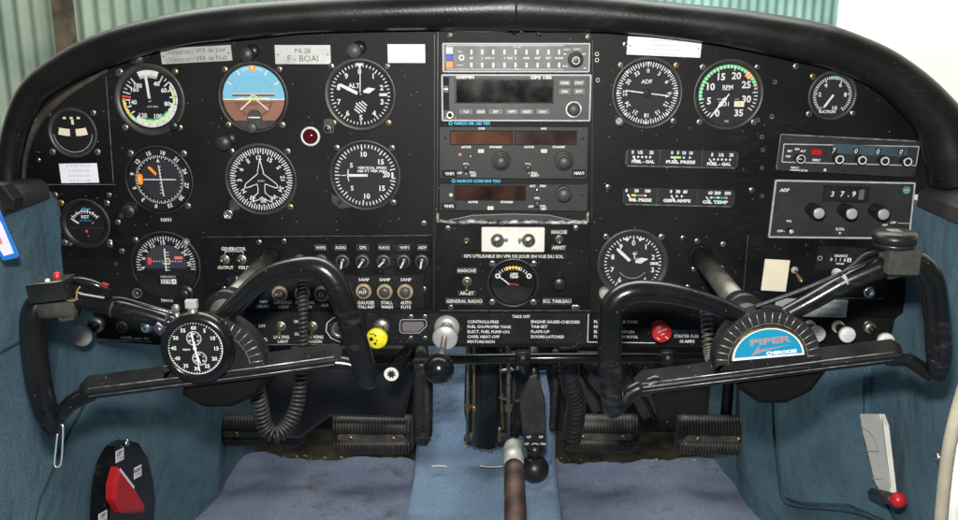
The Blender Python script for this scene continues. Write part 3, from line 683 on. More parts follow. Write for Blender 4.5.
# --- altimeters
def altimeter(name, label, px, py, Ro, Ri, hands, dmat=None, **k):
    t, d = gauge(name, label, px, py, Ro, Ri, dm=dmat, **k)
    rr = Ri - 1
    for i in range(50): q = clk(1, i * 7.2); r0 = rr - (4.2 if i % 5 == 0 else 2.6); d.line(q[0] * r0, q[1] * r0, q[0] * rr, q[1] * rr, .95, W, white)
    nums(d, [(str(i), i * 36) for i in range(10)], rr - 7.2, 5.0 * Ro / 36)
    d.box(rr - 11, -1.3, rr - 3, 1.3, W, W + .1, white); d.text('29', rr - 10, 0, 1.6, W + .15, dark); d.text('92', rr - 6, 0, 1.6, W + .15, dark)
    return t, d
t, d = altimeter('altimeter', 'altimeter marked ALT with hatched flag below centre, in the top row of gauges', 360.5, 94.5, 36.3, 31, None)
d.text('ALT', -6, 9, 4.6, W, white, bold=.02)
for k in range(-2, 3): d.line(k * 1.9 - 4.6 + abs(k), -12.5 + k * 1.9 + 4.2 - abs(k), k * 1.9 + 4.6 - abs(k), -12.5 + k * 1.9 - 4.2 + abs(k), 1.25, W, white)
d.flat([(-4.5, 31), (4.5, 31), (0, 26.5)], W + .1, white)
d.build('dial')
hand(t, -64, 3, 24.5, 3.2, 2.0); needle(t, [(3.2, 2.2), (9, 1.2), (15.5, 6), (8, 7.2), (3, 3.8)], 1.7, name='hour_needle'); hand(t, 2, 1, 31, .9, 2.5); hub(t, 2.6, h=2)
b = t.mb(); u, v = t.xy(329, 127, 0); b.rbox(u - 5, v - 7, u + 6, v + 9, .3, 3, bezel, 3, .5); b.lathe((u, v - 1, 3), [(4.3, 0), (4.3, 6), (3.6, 7), (0, 7)], knobm, 24); b.lathe((u, v - 1, 3), [(4.4, 6.2), (4.0, 7.1), (3.3, 7.2)], ridge, 24); b.build('knob')
t, d = altimeter('second_altimeter', 'lower altimeter with bright hands behind the top left corner of the right yoke', 632.5, 263, 35, 29, None, dmat=dialg)
d.arc((0, 0), 15, 15.5, 125, 235, W, dimw); d.text('ALT', 2, 11, 1.6, W, white); d.text('T', 1.5, 7.5, 5, W, white, bold=.02); d.text('FEET', 4, 4.5, 2, W, white)
d.flat([(4, 26), (10, 25), (6, 22)], W, white); d.flat([(-4, 26), (-10, 25), (-6, 22)], W, white)
d.build('dial'); hand(t, -47, 4, 23, 3, 2.0); needle(t, [(2.5, .8), (8, 0), (15, 4.8), (8, 6), (2.5, 3)], 1.8, name='hour_needle'); hub(t, 1.6, m=dialg)
knob(t, 604, 292, 5.5, 9, greyplastic)
# --- VOR / course dials
def card_nums(d, off, r, h, w=W + .1):
    for i, s_ in enumerate(('0', '3', '6', '9', '12', '15', '18', '21', '24', '27', '30', '33')): x, y = clk(r, off + i * 30); d.text(s_, x, y, h, w, white, rot=-(off + i * 30), bold=.03)
t, d = gauge('course_dial', 'round course indicator with two orange flags and white crossed needles', 160, 179.5, 34, 31, bm=bezelb, h=3.2)
for k in range(72): q = clk(1, k * 5); r0 = 22.2 if k % 2 else 21; d.line(q[0] * r0, q[1] * r0, q[0] * 24, q[1] * 24, .7, W, white)
card_nums(d, 192, 27.2, 3.8); d.disc((1, 0), 20, W - .02, mat('dial_hole', (0.014, 0.015, 0.020), .5), 40)
d.line(3, 3.2, 21, 3.2, 1.0, W, dialg); d.flat([(-1.6, 17.5), (1.6, 17.5), (0, 21)], W + .05, white)
d.build('dial')
b = t.mb(); b.rbox(-21.5, -5, -16.5, 6, 1.6, 2.2, orange, 2.2, .2); b.box(-20, -.6, -18.2, 2.6, 2.25, 2.3, yellow); b.build('warning_flag')
b = t.mb(); b.prism([(-10.8, 12), (-9, 13.5), (-7, 12), (-2.4, 7), (-3, 3.8)], 1.6, 2.2, orange, .2); b.build('warning_flag')
b = t.mb(); b.line(0.5, 14.5, 3.4, -16.5, 1.0, 2.5, white); b.build('course_needle')
b = t.mb(); b.line(-15.5, .4, 17, .4, 1.0, 2.7, white); b.build('glide_needle')
b = t.mb()
for k in range(-4, 5): b.line(1.4 - 1.2, k * 3.3, 1.4 + 1.2, k * 3.3, .6, 2.6, white)
b.build('deviation_dots')
b = t.mb(); u, v = t.xy(131, 210, 0); b.rbox(u - 5, v - 4, u + 9, v + 9, .3, 2.6, bezelb, 4, .5); b.lathe((u, v, 2.6), [(6.2, 0), (6.2, 5), (5.2, 6), (0, 6)], knobm, 24); b.lathe((u, v, 2.6), [(6.3, 5), (5.4, 6.1)], steel, 24); b.build('knob')
t, d = gauge('frequency_course_dial', 'course indicator with red flags and a small frequency window, below the orange-flagged one', 166.5, 265, 34.5, 31, bm=bezelb, h=3.2, screws=(-48,))
for k in range(37): q = clk(1, -100 + k * 5.5); r0 = 26 if k % 2 else 24.5; d.line(q[0] * r0, q[1] * r0, q[0] * 29, q[1] * 29, .8, W, white)
for s_, a in (('4', -97), ('6', -72), ('9', -52), ('12', -31), ('15', -3), ('21', 33), ('24', 57), ('W', 86)): x, y = clk(23, a); d.text(s_, x, y, 4, W + .1, white, rot=-a, bold=.02)
P = [clk(20.5, a) for a in range(-98, 99, 7)]; d.flat(P, W + .02, mat('inner_dial', (.025, .028, .038), .55)); 
d.build('dial')
b = t.mb(); b.line(0, -5.5, 0, 17, 1.3, 2.0, white); b.line(-3, 2, 3, 2, 1, 2.05, white); b.build('course_needle')
b = t.mb(); b.box(-17.5, 1, -14, 8, 1.6, 2.1, redflag, .2); b.box(-14, 3.5, -12.5, 5.5, 1.6, 2, redflag); b.build('warning_flag')
b = t.mb(); b.box(9, 6.3, 17, 9, 1.6, 2.1, mat('pink_flag', (.75, .18, .16), .5), .2); b.build('warning_flag')
b = t.mb()
for k in range(-5, 6): b.disc((2 + k * 2.6, 4.2), .6, 1.8, white, 8)
for k in range(-3, 4): b.line(2 - 1.5, 4.2 + k * 3, 4, 4.2 + k * 3, .5, 1.82, white)
b.arc((2, 4.2), 2.2, 3, 0, 360, 1.85, yellow); b.build('deviation_dots')
b = t.mb(); b.prism([(-31, -6.5), (-12, -6.5), (-8, -11), (-8, -19), (14, -19), (14, -11), (17, -6.5), (31, -6.5), (29, -14), (24, -22), (14, -30), (4, -33), (-8, -33), (-20, -28), (-27, -20)], 1.4, 4.4, bezelb, .4); b.text('FREQUENCY', 2.5, -10.6, 1.9, 4.5, white); b.build('lower_mask')
b = t.mb(); b.box(-6, -18.5, 12, -12, 4.4, 4.7, dark); b.box(-5, -18, 8.5, -13, 4.7, 4.8, faint); b.text('116.', -.5, -15.5, 4, 4.9, white, bold=.03); b.box(6, -18, 10, -13, 4.8, 4.9, whitep); b.text('4', 8, -15.5, 3.8, 5.0, dark); b.build('frequency_window')
knob(t, 137.5, 293, 5.0, 8, knobm); b = t.mb(); u, v = t.xy(137.5, 293.0, 8); b.arc((u, v), 3.6, 5.0, 0, 360, 8.6, steel); b.build('knob_ring')
knob(t, 187, 292, 7, 8, knobm, knurl=14, steps=[(8, 0, 5), (5, 5, 10)])
b = t.mb(); u, v = t.xy(186.5, 242, 3); b.arc((u, v), 2, 4, 0, 360, 3.8, steel); b.disc((u, v), 2, 3.7, dimw, 12); b.build('adjuster')
# --- directional gyro
t, d = gauge('heading_indicator', 'compass heading dial with a white aircraft outline in its centre', 261.5, 179, 36, 32, h=3.5)
for k in range(72): q = clk(1, k * 5 - 3); r0 = 26.5 if k % 2 else 25; d.line(q[0] * r0, q[1] * r0, q[0] * 31, q[1] * 31, 1.05, W, white)
for i, s_ in enumerate(('N', '3', '6', 'E', '12', '15', 'S', '21', '24', 'W', '30', '33')): x, y = clk(21.6, i * 30 - 123); d.text(s_, x, y, 4.2, W + .1, white, rot=-(i * 30 - 123), bold=.03)
d.build('compass_card')
b = t.mb(); half = [(0, 20), (1.6, 13), (2.6, 9), (3, 5.5), (15.5, -4.5), (16.5, -8), (14.5, -8.5), (4, -4.5), (3.3, -9), (3.6, -13.5), (9, -18), (9.5, -22.5), (3, -20.2), (0, -17.5)]
P = half + [(-x, y) for x, y in half[::-1][1:-1]]; b.pline(P, .85, 2.6, white, True); b.text('GYRO', 0, -1.5, 1.8, 2.6, white); b.build('aircraft_outline')
b = t.mb(); u, v = t.xy(229.5, 214, 0); u2, v2 = t.xy(235, 205, 0); b.rbox(u2 - 5, v2 - 5, u2 + 6, v2 + 6, .3, 3, bezel, 3, .5); b.lathe((u + 1, v + 1, 1), [(5.4, 0), (5.4, 7), (4.8, 8.2), (3, 8.2), (3, 7.4), (0, 7.4)], chrome, 24); b.build('knob')
# --- vertical speed
t, d = gauge('vertical_speed_indicator', 'vertical speed dial, needle pointing left at zero, under the altimeter', 365.5, 175, 35.5, 31.5, h=3.5, dm=dialg)
for k in range(49):
    a = -90 + (k - 24) * 7.0
    q = clk(1, a); r0 = 25 if k % 6 == 0 else 27; d.line(q[0] * r0, q[1] * r0, q[0] * 30.5, q[1] * 30.5, 1.05, W, white)
nums(d, (('10', -2), ('15', 50), ('20', 88), ('15', 128), ('10', 177)), 21, 5.0)
d.text('5', -13.5, 10, 4.6, W + .1, white, bold=.02); d.text('5', -13.5, -13, 4.6, W + .1, white, bold=.02)
d.text('VERTICAL SPEED', 7, 7.5, 2.3, W, white, wd=29, bold=.03); d.text('100 FT PER MIN', 7, 4.2, 2.3, W, white, wd=29, bold=.03); d.arc((0, 0), 17, 18, -110, -70, W, white); d.line(27, -3, 30, -3, 1, W + .1, white); d.arc((0, 0), 26, 28, 84, 97, W, white)
d.build('dial'); hand(t, -90, -2.5, 19, 2.6, 2.2); hand(t, -90, 17, 24, .8, 2.2, name='needle_tip')
b = t.mb(); u, v = t.xy(340, 202, 0); b.prism([(u - 8, v + 9), (u - 8, v), (u, v - 7), (u + 12, v - 5), (u + 6, v + 3)], .3, 2.8, bezel, .4); b.disc((u - 0, v), 2, 3, dark, 12); b.build('adjuster_tab')
# --- slip ball / turn indicator
t, d = gauge('turn_and_slip_indicator', 'small dial with cream luminous blocks at the far left of the panel', 73.5, 132.5, 24.7, 20.5, screws=(-50, 48, 130, -130), h=3, sr=1.2)
for x in (-8.5, -1.5, 5.5): d.box(x, 13.5, x + 3, 15.5, W, W + .2, cream)
d.box(-.4, 8, 2, 13, W, W + .2, cream)
d.arc((0, 58), 54.5, 61.5, 166, 177, W, cream, 6); d.arc((0, 58), 54.5, 61.5, 183, 194, W, cream, 6); d.arc((0, 58), 54.5, 61.5, 177, 183, W, dark, 3)
d.arc((0, 0), 19, 19.6, 95, 265, W, dimw)
d.build('dial'); b = t.mb(); b.sphere((0.5, 0, 2.2), 2.6, dark, 14); b.build('slip_ball')
# --- EGT
t, d = gauge('exhaust_temperature_gauge', 'small EGT gauge with blue lettering and a red dot at the left edge', 86.5, 223, 24.8, 18.6, bm=bezelb, screws=(-48, 48, 135, -130), h=4, sr=1.22)
d.arc((0, -3), 14.6, 15.4, -52, 52, W, white); d.ticks((0, -3), 10, 13, 15.6, -52, 52, .7, W + .1, white); d.ticks((0, -3), 5, 14, 17, -52, 52, 1, W + .15, white); d.text('EGT', 0, 6.5, 3, W, white, bold=.03); d.text('Alcor', 1.5, 14.5, 2.6, W, cyan, bold=.03); d.text('25 F PER DIV', 0, 2.8, 1.6, W, cyan, wd=12); d.disc((0, -8), 1.4, W, redflag, 14); d.disc((1, -12.5), .6, W, dimw, 8)
d.line(-18, -4.4, 18, -4.4, .5, W - .03, bezel); d.build('dial'); hand(t, -55, 8, 17, 1.4, 2.2, c=(0, -4.5)); hand(t, 55, 8, 11, .8, 2.2, c=(0, -4.5), m=dimw, name='reference_needle')
# --- ADF
t, d = gauge('radio_compass', 'ADF bearing dial with one long white needle, right of the radio stack', 647, 93, 36, 31.5, h=3.5, dm=dialg)
for k in range(72): q = clk(1, k * 5); r0 = 27.2 if k % 2 else 25.8; d.line(q[0] * r0, q[1] * r0, q[0] * 30.8, q[1] * 30.8, .95, W, white)
for i, s_ in enumerate(('0', '3', '6', '9', '12', '15', '18', '21', '24', '27', '30', '33')): x, y = clk(22.3, i * 30); d.text(s_, x, y, 4.0, W + .1, white, rot=-i * 30, bold=.02)
for i in range(8): x = clk(1, i * 45); n_ = clk(1, i * 45 + 90); d.flat([(x[0] * 30.8 + n_[0] * 1.6, x[1] * 30.8 + n_[1] * 1.6), (x[0] * 30.8 - n_[0] * 1.6, x[1] * 30.8 - n_[1] * 1.6), (x[0] * 27, x[1] * 27)], W + .1, white)
d.text('ADF', -1, 11.5, 4, W, white, bold=.02); d.build('dial')
hand(t, 97, -22, 22, 1.1, 2.2); b = t.mb(); x, y = clk(21, 97); b.prism([(x - 2.5, y + 1.2), (x + 2.5, y - .2), (x - 2.5, y - 1.8)], 2.3, 2.7, white); b.build('needle_tip'); hub(t, 4, m=dialg, h=1.8)
knob(t, 619, 121, 5.2, 7, knobg); b = t.mb(); u, v = t.xy(619, 121, 7); b.disc((u, v), 3.2, 7.5, dimw, 14); b.text('HDG', u, v, 1.8, 7.6, dark, rot=-40); b.build('knob_cap')
# --- RPM
t, d = gauge('tachometer', 'RPM dial with a long green arc and an orange segment, numbers 5 to 35', 728, 94.5, 35.5, 31, h=3.5, dm=dialg)
d.arc((0, 0), 26.5, 29.6, -102, 68, W, green); d.arc((0, 0), 24, 29.8, 38, 52, W + .04, orange); d.arc((0, 0), 26.5, 29.8, 52, 72, W + .06, green); d.arc((0, 0), 26.5, 30, 73, 76, W + .1, redflag)
def ra(v): return -137 + 274 * v / 37.0
for k in range(36): q = clk(1, ra(k)); r0 = 26 if k % 5 else 24.4; d.line(q[0] * r0, q[1] * r0, q[0] * 29.4, q[1] * 29.4, 1.0, W + .12, white)
for s_, a, r in (('0', -152, 21), ('5', -108, 20), ('10', -66, 19.5), ('15', -24, 19.5), ('20', 20, 20), ('25', 60, 20), ('30', 103, 19), ('35', 147, 21.5)): x, y = clk(r, a); d.text(s_, x, y, 6.6, W + .1, white, bold=.03)
d.text('RPM', -1, 7.5, 4, W, white, bold=.03); d.line(-6, 4.9, 5, 4.9, .5, W, white); d.text('HOURS', -7, -4.5, 1.6, W, white); d.text('1/10', 9, -4.5, 1.6, W, white); d.box(-12, -11.5, 6, -7, W, W + .12, dark); d.text('3231', -4, -9.2, 4, W + .2, white, bold=.02); d.box(6.5, -12, 16.5, -6.5, W, W + .14, cream); d.text('10', 11.5, -9.2, 3.6, W + .2, dimw); d.text('AC', 0, -26.5, 2.2, W, white)
d.build('dial'); hand(t, -143, -1, 29, 1.4, 2.4); hand(t, -143, 4, 17, 3.2, 2.2, name='needle_body'); hand(t, 37, -4, 8, 3, 2.3, m=dark, name='needle_tail')
# --- suction
t, d = gauge('suction_gauge', 'small SUCTION gauge at the right end of the top row of gauges', 832, 95.5, 24.7, 20.5, h=3, dm=dialg, screws=(-48, 44, 128, -130), sr=1.15)
d.arc((0, 0), 16, 19.4, -12, 18, W, mat('dull_green', (.04, .26, .13), .5))
for k in range(41): a = -140 + k * 7; q = clk(1, a); r0 = 16.5 if k % 8 else 15; d.line(q[0] * r0, q[1] * r0, q[0] * 19.3, q[1] * 19.3, .9, W + .1, white)
nums(d, (('2', -84), ('4', -36), ('6', 33), ('8', 85), ('10', 165)), 12.8, 4.0); d.text('SUCTION', -4, -16, 2.7, W + .1, white, bold=.04)
d.build('dial'); hand(t, -146, -1, 15, 2.2, 2.2)
# --- ammeter style centre gauge
t, d = gauge('voltage_gauge', 'small centre gauge with a yellow scale segment, between the MARCHE toggle and the dimmer knob', 513, 282.5, 25.2, 21.5, bm=bezelb, h=3.2, screws=(-46, 46, 134, -134), sr=1.12)
d.ticks((0, -3), 12, 17, 20, -52, 52, .9, W + .1, white); d.arc((0, -3), 18.2, 19.4, -20, 20, W, yellow); d.ticks((0, -3), 4, 16.5, 20.5, -20, 20, 1, W + .12, yellow); d.text('LMM', 1, 9, 2.5, W, white, bold=.04); d.text('TEMP', 1, 6, 2.5, W, white, bold=.04)
d.arc((-15, 7), 1.2, 2.6, 0, 360, W, white); d.arc((15.5, 7), 1.2, 2.6, 0, 360, W, white)
d.build('dial'); hand(t, -52, 2, 17.5, 1.1, 2.2, c=(0, -4)); b = t.mb()
P = [clk(21.3, a) for a in range(100, 261, 8)]; P = [(x, y - .0) for x, y in P] + [(-14, -5), (0, 0.0), (14, -5)]; b.prism(P, 1.6, 2.6, bezelb, .3); b.arc((0, -14), 13, 13.6, -24, 24, 2.7, redflag); b.build('lower_cover')

# ================================================================== CLUSTER GAUGES
def cluster(name, label, px, py, wd, ht, rot, cells):
    t = Thing(name, label, 'gauge cluster', px, py, 0, rot=rot, group='three-dial engine gauge clusters'); b = t.mb()
    b.rbox(-wd / 2, -ht / 2, wd / 2, ht / 2, .1, 1.0, bezel, 3.5, .3); b.line(-wd / 2 + 3, -ht / 2, wd / 2 - 3, -ht / 2, .5, 1.05, ridge); b.build('frame')
    for (x0, x1, dv, head, title, dots, nx_) in cells:
        b = t.mb(); b.box(x0, -ht / 2 + .9 , x1, ht / 2 - .6, 1.0, 1.2, dialg)
        for s_, x in head: b.text(s_, x, ht / 2 - 3.4 + dv, 2.9, 1.3, white, bold=.06)
        for x, m in dots:
            if isinstance(x, tuple): b.box(x[0], .4 - 1 + dv, x[1], .4 + 1 + dv, 1.25, 1.3, m)
            else: b.disc((x, .4 + dv), 1.15, 1.35, m, 12)
        b.text(title, (x0 + x1) / 2 + 0, -ht / 2 + 4.4 + dv, 2.9, 1.3, white, bold=.06, wd=(x1 - x0) * .72); o = b.build('dial')
        b = t.mb(); b.line(nx_, 1.2 + dv, nx_ + 5, -5.2 + dv, 1.3, 1.7, white); b.build('needle')
cluster('fuel_gauge_cluster', 'upper black gauge cluster with two FUEL GAL dials and FUEL PRESS', 681.5, 158.5, 113, 17, -1,
        [(-54, -22.5, .5, [('E', -49), ('1/2', -41.5), ('25', -30.5)], 'FUEL - GAL', [(x, white) for x in (-47.5, -43.5, -39.5, -35.5, -31.5)], -49),
         (-21, 19.5, 0.8, [('0', -10), ('5', -4), ('10', 2), ('15', 9)], 'FUEL PRESS', [((-8, -1), lime), (-10, white), (2, white), (8, white)], -9),
         (21, 54, -.4, [('E', 30), ('1/2', 39), ('25', 49)], 'FUEL - GAL', [(x, white) for x in (32, 36, 40, 44, 48)], 27)])
cluster('oil_gauge_cluster', 'lower black gauge cluster with OIL PRESS, AMPS and OIL TEMP dials', 678.5, 197, 111, 17, -1,
        [(-54, -22, .6, [('0', -52), ('50', -42), ('100', -31)], 'OIL PRESS', [(-50, white), ((-47, -42), yellow), ((-41, -37), teal), ((-37, -34), redflag), (-33, white)], -51),
         (-20.5, 17.5, .6, [('0', -8), ('30', -1), ('60', 6)], 'GEN AMPS', [(-7, white), (-2, white), (3, white)], -8),
         (19, 54, 0, [('60', 31), ('200', 38), ('250', 48)], 'OIL TEMP', [((32, 46), teal), (32, white), (39, white), (47, mat('pink_dot', (.8, .35, .3), .5))], 27)])

# ================================================================== RADIO STACK
def dev(name, label, px, py, wd, ht, m, h=3, rot=0, cat='radio', ch=.5, side=None, fname='faceplate', group=None, rb=0):
    t = Thing(name, label, cat, px, py, 0, rot=rot, group=group); b = t.mb()
    if rb: b.rbox(-wd / 2, -ht / 2, wd / 2, ht / 2, -2, h, m, rb, ch, side=side)
    else: b.box(-wd / 2, -ht / 2, wd / 2, ht / 2, -2, h, m, ch, side=side)
    return t, b
# audio panel
t, b = dev('audio_selector_panel', 'grey audio selector panel with two rows of small white switches, top of the radio stack', 516, 57.5, 149, 29.5, boxg2, 4, rb=1.5)
H = 4.08
P = [(-73.6, -13.8), (73.6, -13.8), (73.6, 13.8), (-73.6, 13.8)]; b.pline(P, 1.3, H, whitef, True)
P = [(-69, -11.5), (48, -11.5)]; b.pline(P, .5, H, white); b.pline([(-69, 12), (48, 12)], .5, H, white); b.pline([(-69, 12), (-69, -11.5)], .5, H + .02, white)
xs = [470.5 + 10.95 * k for k in range(9)]
xs = [471.5, 482.3, 493.3, 504.5, 515.5, 526.5, 537.5, 548.5, 559]
for x, s_ in zip(xs, ('HF', '1', '2', '1', '2', 'MKR', 'ADF', 'INT', 'AUTO')):
    u, v = t.xy(x, 58, H); b.text(s_, u, v, 2.1, H, white, bold=.04)
u, v = t.xy(488, 58, H); b.text('COM', u, v, 1.9, H, white, bold=.04); u, v = t.xy(510, 58, H); b.text('NAV', u, v, 1.9, H, white, bold=.04)
for x, y, s_ in ((517, 47, 'PHONE'), (517, 69, 'SPKR')): u, v = t.xy(x, y, H); b.text(s_, u, v, 1.6, H + .1, white)
for x, y, s_ in ((567, 49.5, 'COM 1'), (577, 49, 'COM 2'), (565, 54, 'HF'), (584, 54, 'INT'), (565, 66, 'EMG'), (585, 68, 'PA')): u, v = t.xy(x, y, H); b.text(s_, u, v, 1.7, H + .1, white, bold=.03)
b.build('faceplate')
proto = None
for x in xs:
    for y in (52, 65):
        u, v = t.xy(x, y, H)
        if proto is None: bb = t.mb(); bb.box(-1.3, -2.6, 1.3, 2.6, 0, 3, white, .4); proto = bb.build('toggle_switch'); o = proto
        else: o = proto.copy(); COL.objects.link(o); o.parent = t.root
        o.location = Vector((u, v, H)) * t.s
for y, m in ((50.5, whitep), (57.5, blue), (64.5, orange)):
    u, v = t.xy(449.5, y, H); bb = t.mb(); bb.box(u - 3.3, v - 3.3, u + 3.3, v + 3.3, H, H + 1, m, .4); bb.text('O' if m is whitep else ('M' if m is orange else ''), u, v, 3, H + 1.05, redp if m is orange else dimw); bb.build('marker_light')
bb = t.mb(); 
for y in (51.5, 65): u, v = t.xy(460, y, H); bb.rbox(u - 3, v - 1.8, u + 3, v + 1.8, H, H + .8, keyg, .8, .2); bb.text('MID' if y < 60 else 'LOW', u, v, 2, H + .9, white)
u, v = t.xy(461.5, 57.5, H); bb.disc((u, v), 3, H + .1, white, 16); bb.disc((u, v), 1.6, H + .2, keyg, 12); bb.build('marker_key')
knob(t, 575.5, 59.5, 8, 6, knobg, steps=[(8, 0, 2), (5.2, 2, 8)], w0=4); bb = t.mb(); u, v = t.xy(576, 60.5, 12.1); bb.arc((u, v), 2.6, 4.2, 0, 360, 12.15, dimw); bb.build('knob_ring')
# gps
t, b = dev('gps_receiver', 'grey GPS receiver with a wide blank dark display and a row of keys', 516, 97.5, 149.5, 46.5, gpsg, 5, rb=1.5)
H = 5.08
P = [(-74, -22.5), (74, -22.5), (74, 22.5), (-74, 22.5)]; b.pline(P, 1.5, H, whitef, True)
u, v = t.xy(465, 77, H); b.text('GARMIN', u, v, 3, H, white, bold=.05, wd=18); u, v = t.xy(541, 77.5, H); b.text('GPS 150', u, v, 2.9, H, white, bold=.05, wd=21)
for x in (445.5, 455.5): u, v = t.xy(x, 117.5, H); b.text('o', u, v, 2, H, white)
b.build('faceplate')
bb = t.mb(); u0, v0 = t.xy(456.5, 102.5, H); u1, v1 = t.xy(553, 80, H); bb.box(u0 - 2, v0 - 1, u1 + 1, v1 + 1, H, H + .5, boxg, .3); bb.box(u0, v0, u1, v1, H + .5, H + .7, lcd); bb.build('display')
bb = t.mb(); u0, v0 = t.xy(443.5, 110, H); u1, v1 = t.xy(449, 77, H); bb.box(u0, v0, u1, v1, H, H + .4, dark); u, v = t.xy(446.5, 89, H); bb.box(u0, v - 4, u1, v + 4, H + .4, H + 2.2, knobm, .6); bb.box(u0 + .7, v - .6, u1 - .7, v + .8, H + 2.2, H + 2.4, ridge); bb.build('card_slot')
kk = [(459, 473, '<-D'), (476, 486, 'CRSR'), (488.5, 503, 'SET'), (505, 519, 'WPT'), (520, 534, 'NRST'), (535.5, 550, 'NAV')]
for x0, x1, s_ in kk + [(558.5, 571, 'CRSR'), (573, 585, 'STAT')] + [(558.5, 571.01, 'CLR'), (573, 585.01, 'ENT')]:
    y0, y1 = (108.5, 114.5) if x0 < 555 else ((79.5, 86) if (x1 in (571, 585)) else (88, 94.5))
    a = t.xy(x0, y1, H); c = t.xy(x1, y0, H); bb = t.mb(); bb.rbox(a[0], a[1], c[0], c[1], H, H + 1.4, keyg, 1, .3); bb.text(s_, (a[0] + c[0]) / 2, (a[1] + c[1]) / 2, 2.4, H + 1.45, white, bold=.04); bb.build('key')
knob(t, 573, 108.5, 8, 12, knobg, steps=[(8, 0, 8), (5.6, 8, 16)], w0=5); bb = t.mb(); u, v = t.xy(573, 108.5, 5); bb.arc((u, v), 6.6, 8.0, 0, 360, 13.2, ridge); bb.build('knob_ring')
bb = t.mb(); u, v = t.xy(450, 115, H); bb.arc((u, v), 2.2, 3.6, 0, 360, H + .3, steel); bb.disc((u, v), 2.2, H + .2, dark, 12); bb.build('jack')
# nav/com radio
def narco(name, label, px, py, wd, ht, title, ttx, tty, tw):
    t, b = dev(name, label, px, py, wd, ht, boxg, 3, rb=1)
    u, v = t.xy(ttx, tty, 3); b.box(-wd / 2 + .3, ht / 2 - 5.4, wd / 2 - .3, ht / 2 - .5, 3.02, 3.1, dark)
    b.arc((u - 3.5, v), 1.0, 1.9, 0, 360, 3.2, cyan); b.text(title, u, v, 2.7, 3.2, cyan, 'l', bold=.05, wd=tw)
    return t, b
t, b = narco('nav_com_radio', 'dark grey nav com radio with two amber windows and two stepped knobs', 513.5, 150, 148, 57, 'NARCO MK 12D TSO', 454, 123.2, 36)
H = 3.12
for x, y, s_ in ((481.5, 128.5, 'COM'), (544, 128.5, 'NAV'), (466, 147, 'ACTIVE'), (496, 147, 'STANDBY'), (529, 147, 'ACTIVE'), (559, 147, 'STANDBY'), (466, 164, 'VOL'), (459.5, 173, 'OFF'), (473, 172.5, 'PULL'), (473.5, 175.5, 'TEST'), (528, 164, 'VOL'), (534.5, 173, 'PULL'), (535, 175.5, 'IDENT')):
    u, v = t.xy(x, y, H); b.text(s_, u, v, 2.0, H, white, bold=.05)
for x, y in ((466, 174), (529, 173), (470.5, 156.3)): u, v = t.xy(x, y, H); b.disc((u, v), .7, H, white, 8)
for x, y in ((445.5, 138.5), (583, 138.5)): u, v = t.xy(x, y, H); b.disc((u, v), 1.3, H, dark, 10)
b.build('faceplate')
def window(t, x0, y0, x1, y1, m, H, nm='display_window'):
    a = t.xy(x0, y1, H); c = t.xy(x1, y0, H); bb = t.mb(); bb.box(a[0] - 1, a[1] - 1, c[0] + 1, c[1] + 1, H, H + .3, dark, .2); bb.box(a[0], a[1], c[0], c[1], H + .3, H + .45, m); bb.build(nm)
window(t, 451, 131.5, 512, 144, amber, H); window(t, 515.5, 131.5, 576, 144, amberd, H)
for x in (481, 544): u, v = t.xy(x, 151, H); bb = t.mb(); bb.box(u - 3, v - 1.8, u + 3, v + 1.8, H, H + 1, cream, .3); bb.text('<>', u, v, 2.2, H + 1.1, dark); bb.build('transfer_button')
bb = t.mb(); u, v = t.xy(460, 154.5, H); bb.sphere((u, v, H), 1.8, mat('pink_lamp', (.7, .3, .25), .4), 12); bb.build('annunciator_lamp')
for x in (501, 563.5): knob(t, x, 160, 9.5, 9, knobg, steps=[(9.5, 0, 6), (7.4, 6, 11), (5.4, 11, 17)], w0=3)
for x in (466, 528): knob(t, x, 167, 3.0, 8, knobg, w0=3)
bb = t.mb(); u, v = t.xy(449.5, 173.5, H); bb.box(u - 7.5, v - 3.5, u + 7.5, v + 3.5, H, H + .8, dark, .2); bb.text('VHF1', u, v, 2.9, H + .9, white, bold=.04); bb.build('label_tag')
bb = t.mb(); u, v = t.xy(579, 173, H); bb.box(u - 6.5, v - 3.5, u + 6.5, v + 3.5, H, H + .8, dark, .2); bb.text('NAV1', u, v, 2.9, H + .9, white, bold=.04); bb.build('label_tag')
t, b = narco('com_radio', 'dark grey com radio with one wide amber window and one knob, bottom of the stack', 513.5, 194.5, 147, 32, 'NARCO COM 810 TSO', 457, 180.8, 43)
for x, y, s_ in ((473, 202, 'ACTIVE'), (507, 202, 'STANDBY'), (532.5, 186, 'ACT'), (543, 186, 'STBY'), (537, 198, 'VOL'), (531, 206.5, 'OFF'), (543, 206, 'PULL'), (543.5, 209, 'TEST')): u, v = t.xy(x, y, H); b.text(s_, u, v, 2.0, H, white, bold=.05)
u, v = t.xy(582, 195, H); b.disc((u, v), 1.1, H, dark, 10); b.build('faceplate')
window(t, 455.5, 186.5, 525, 199.5, amberd, H); a = t.xy(462, 196, H)
bb = t.mb(); u, v = t.xy(451, 195, H); bb.sphere((u, v, H), 2.0, cream, 12); bb.build('annunciator_lamp')
u, v = t.xy(490.5, 208, H); bb = t.mb(); bb.box(u - 3, v - 1.8, u + 3, v + 1.8, H, H + 1, cream, .3); bb.text('<>', u, v, 2.2, H + 1.1, dark); bb.build('transfer_button')
bb = t.mb(); u, v = t.xy(449, 206, H); bb.box(u - 7, v - 3.2, u + 7, v + 3.2, H, H + .8, dark, .2); bb.text('VHF2', u, v, 2.9, H + .9, white, bold=.04); bb.build('label_tag')
knob(t, 563.5, 193, 8, 9, knobg, steps=[(8, 0, 7), (6, 7, 14)], w0=3); knob(t, 537, 203, 2.8, 7, knobg, w0=3); knob(t, 537, 189.5, 1.6, 5, chrome, w0=3)
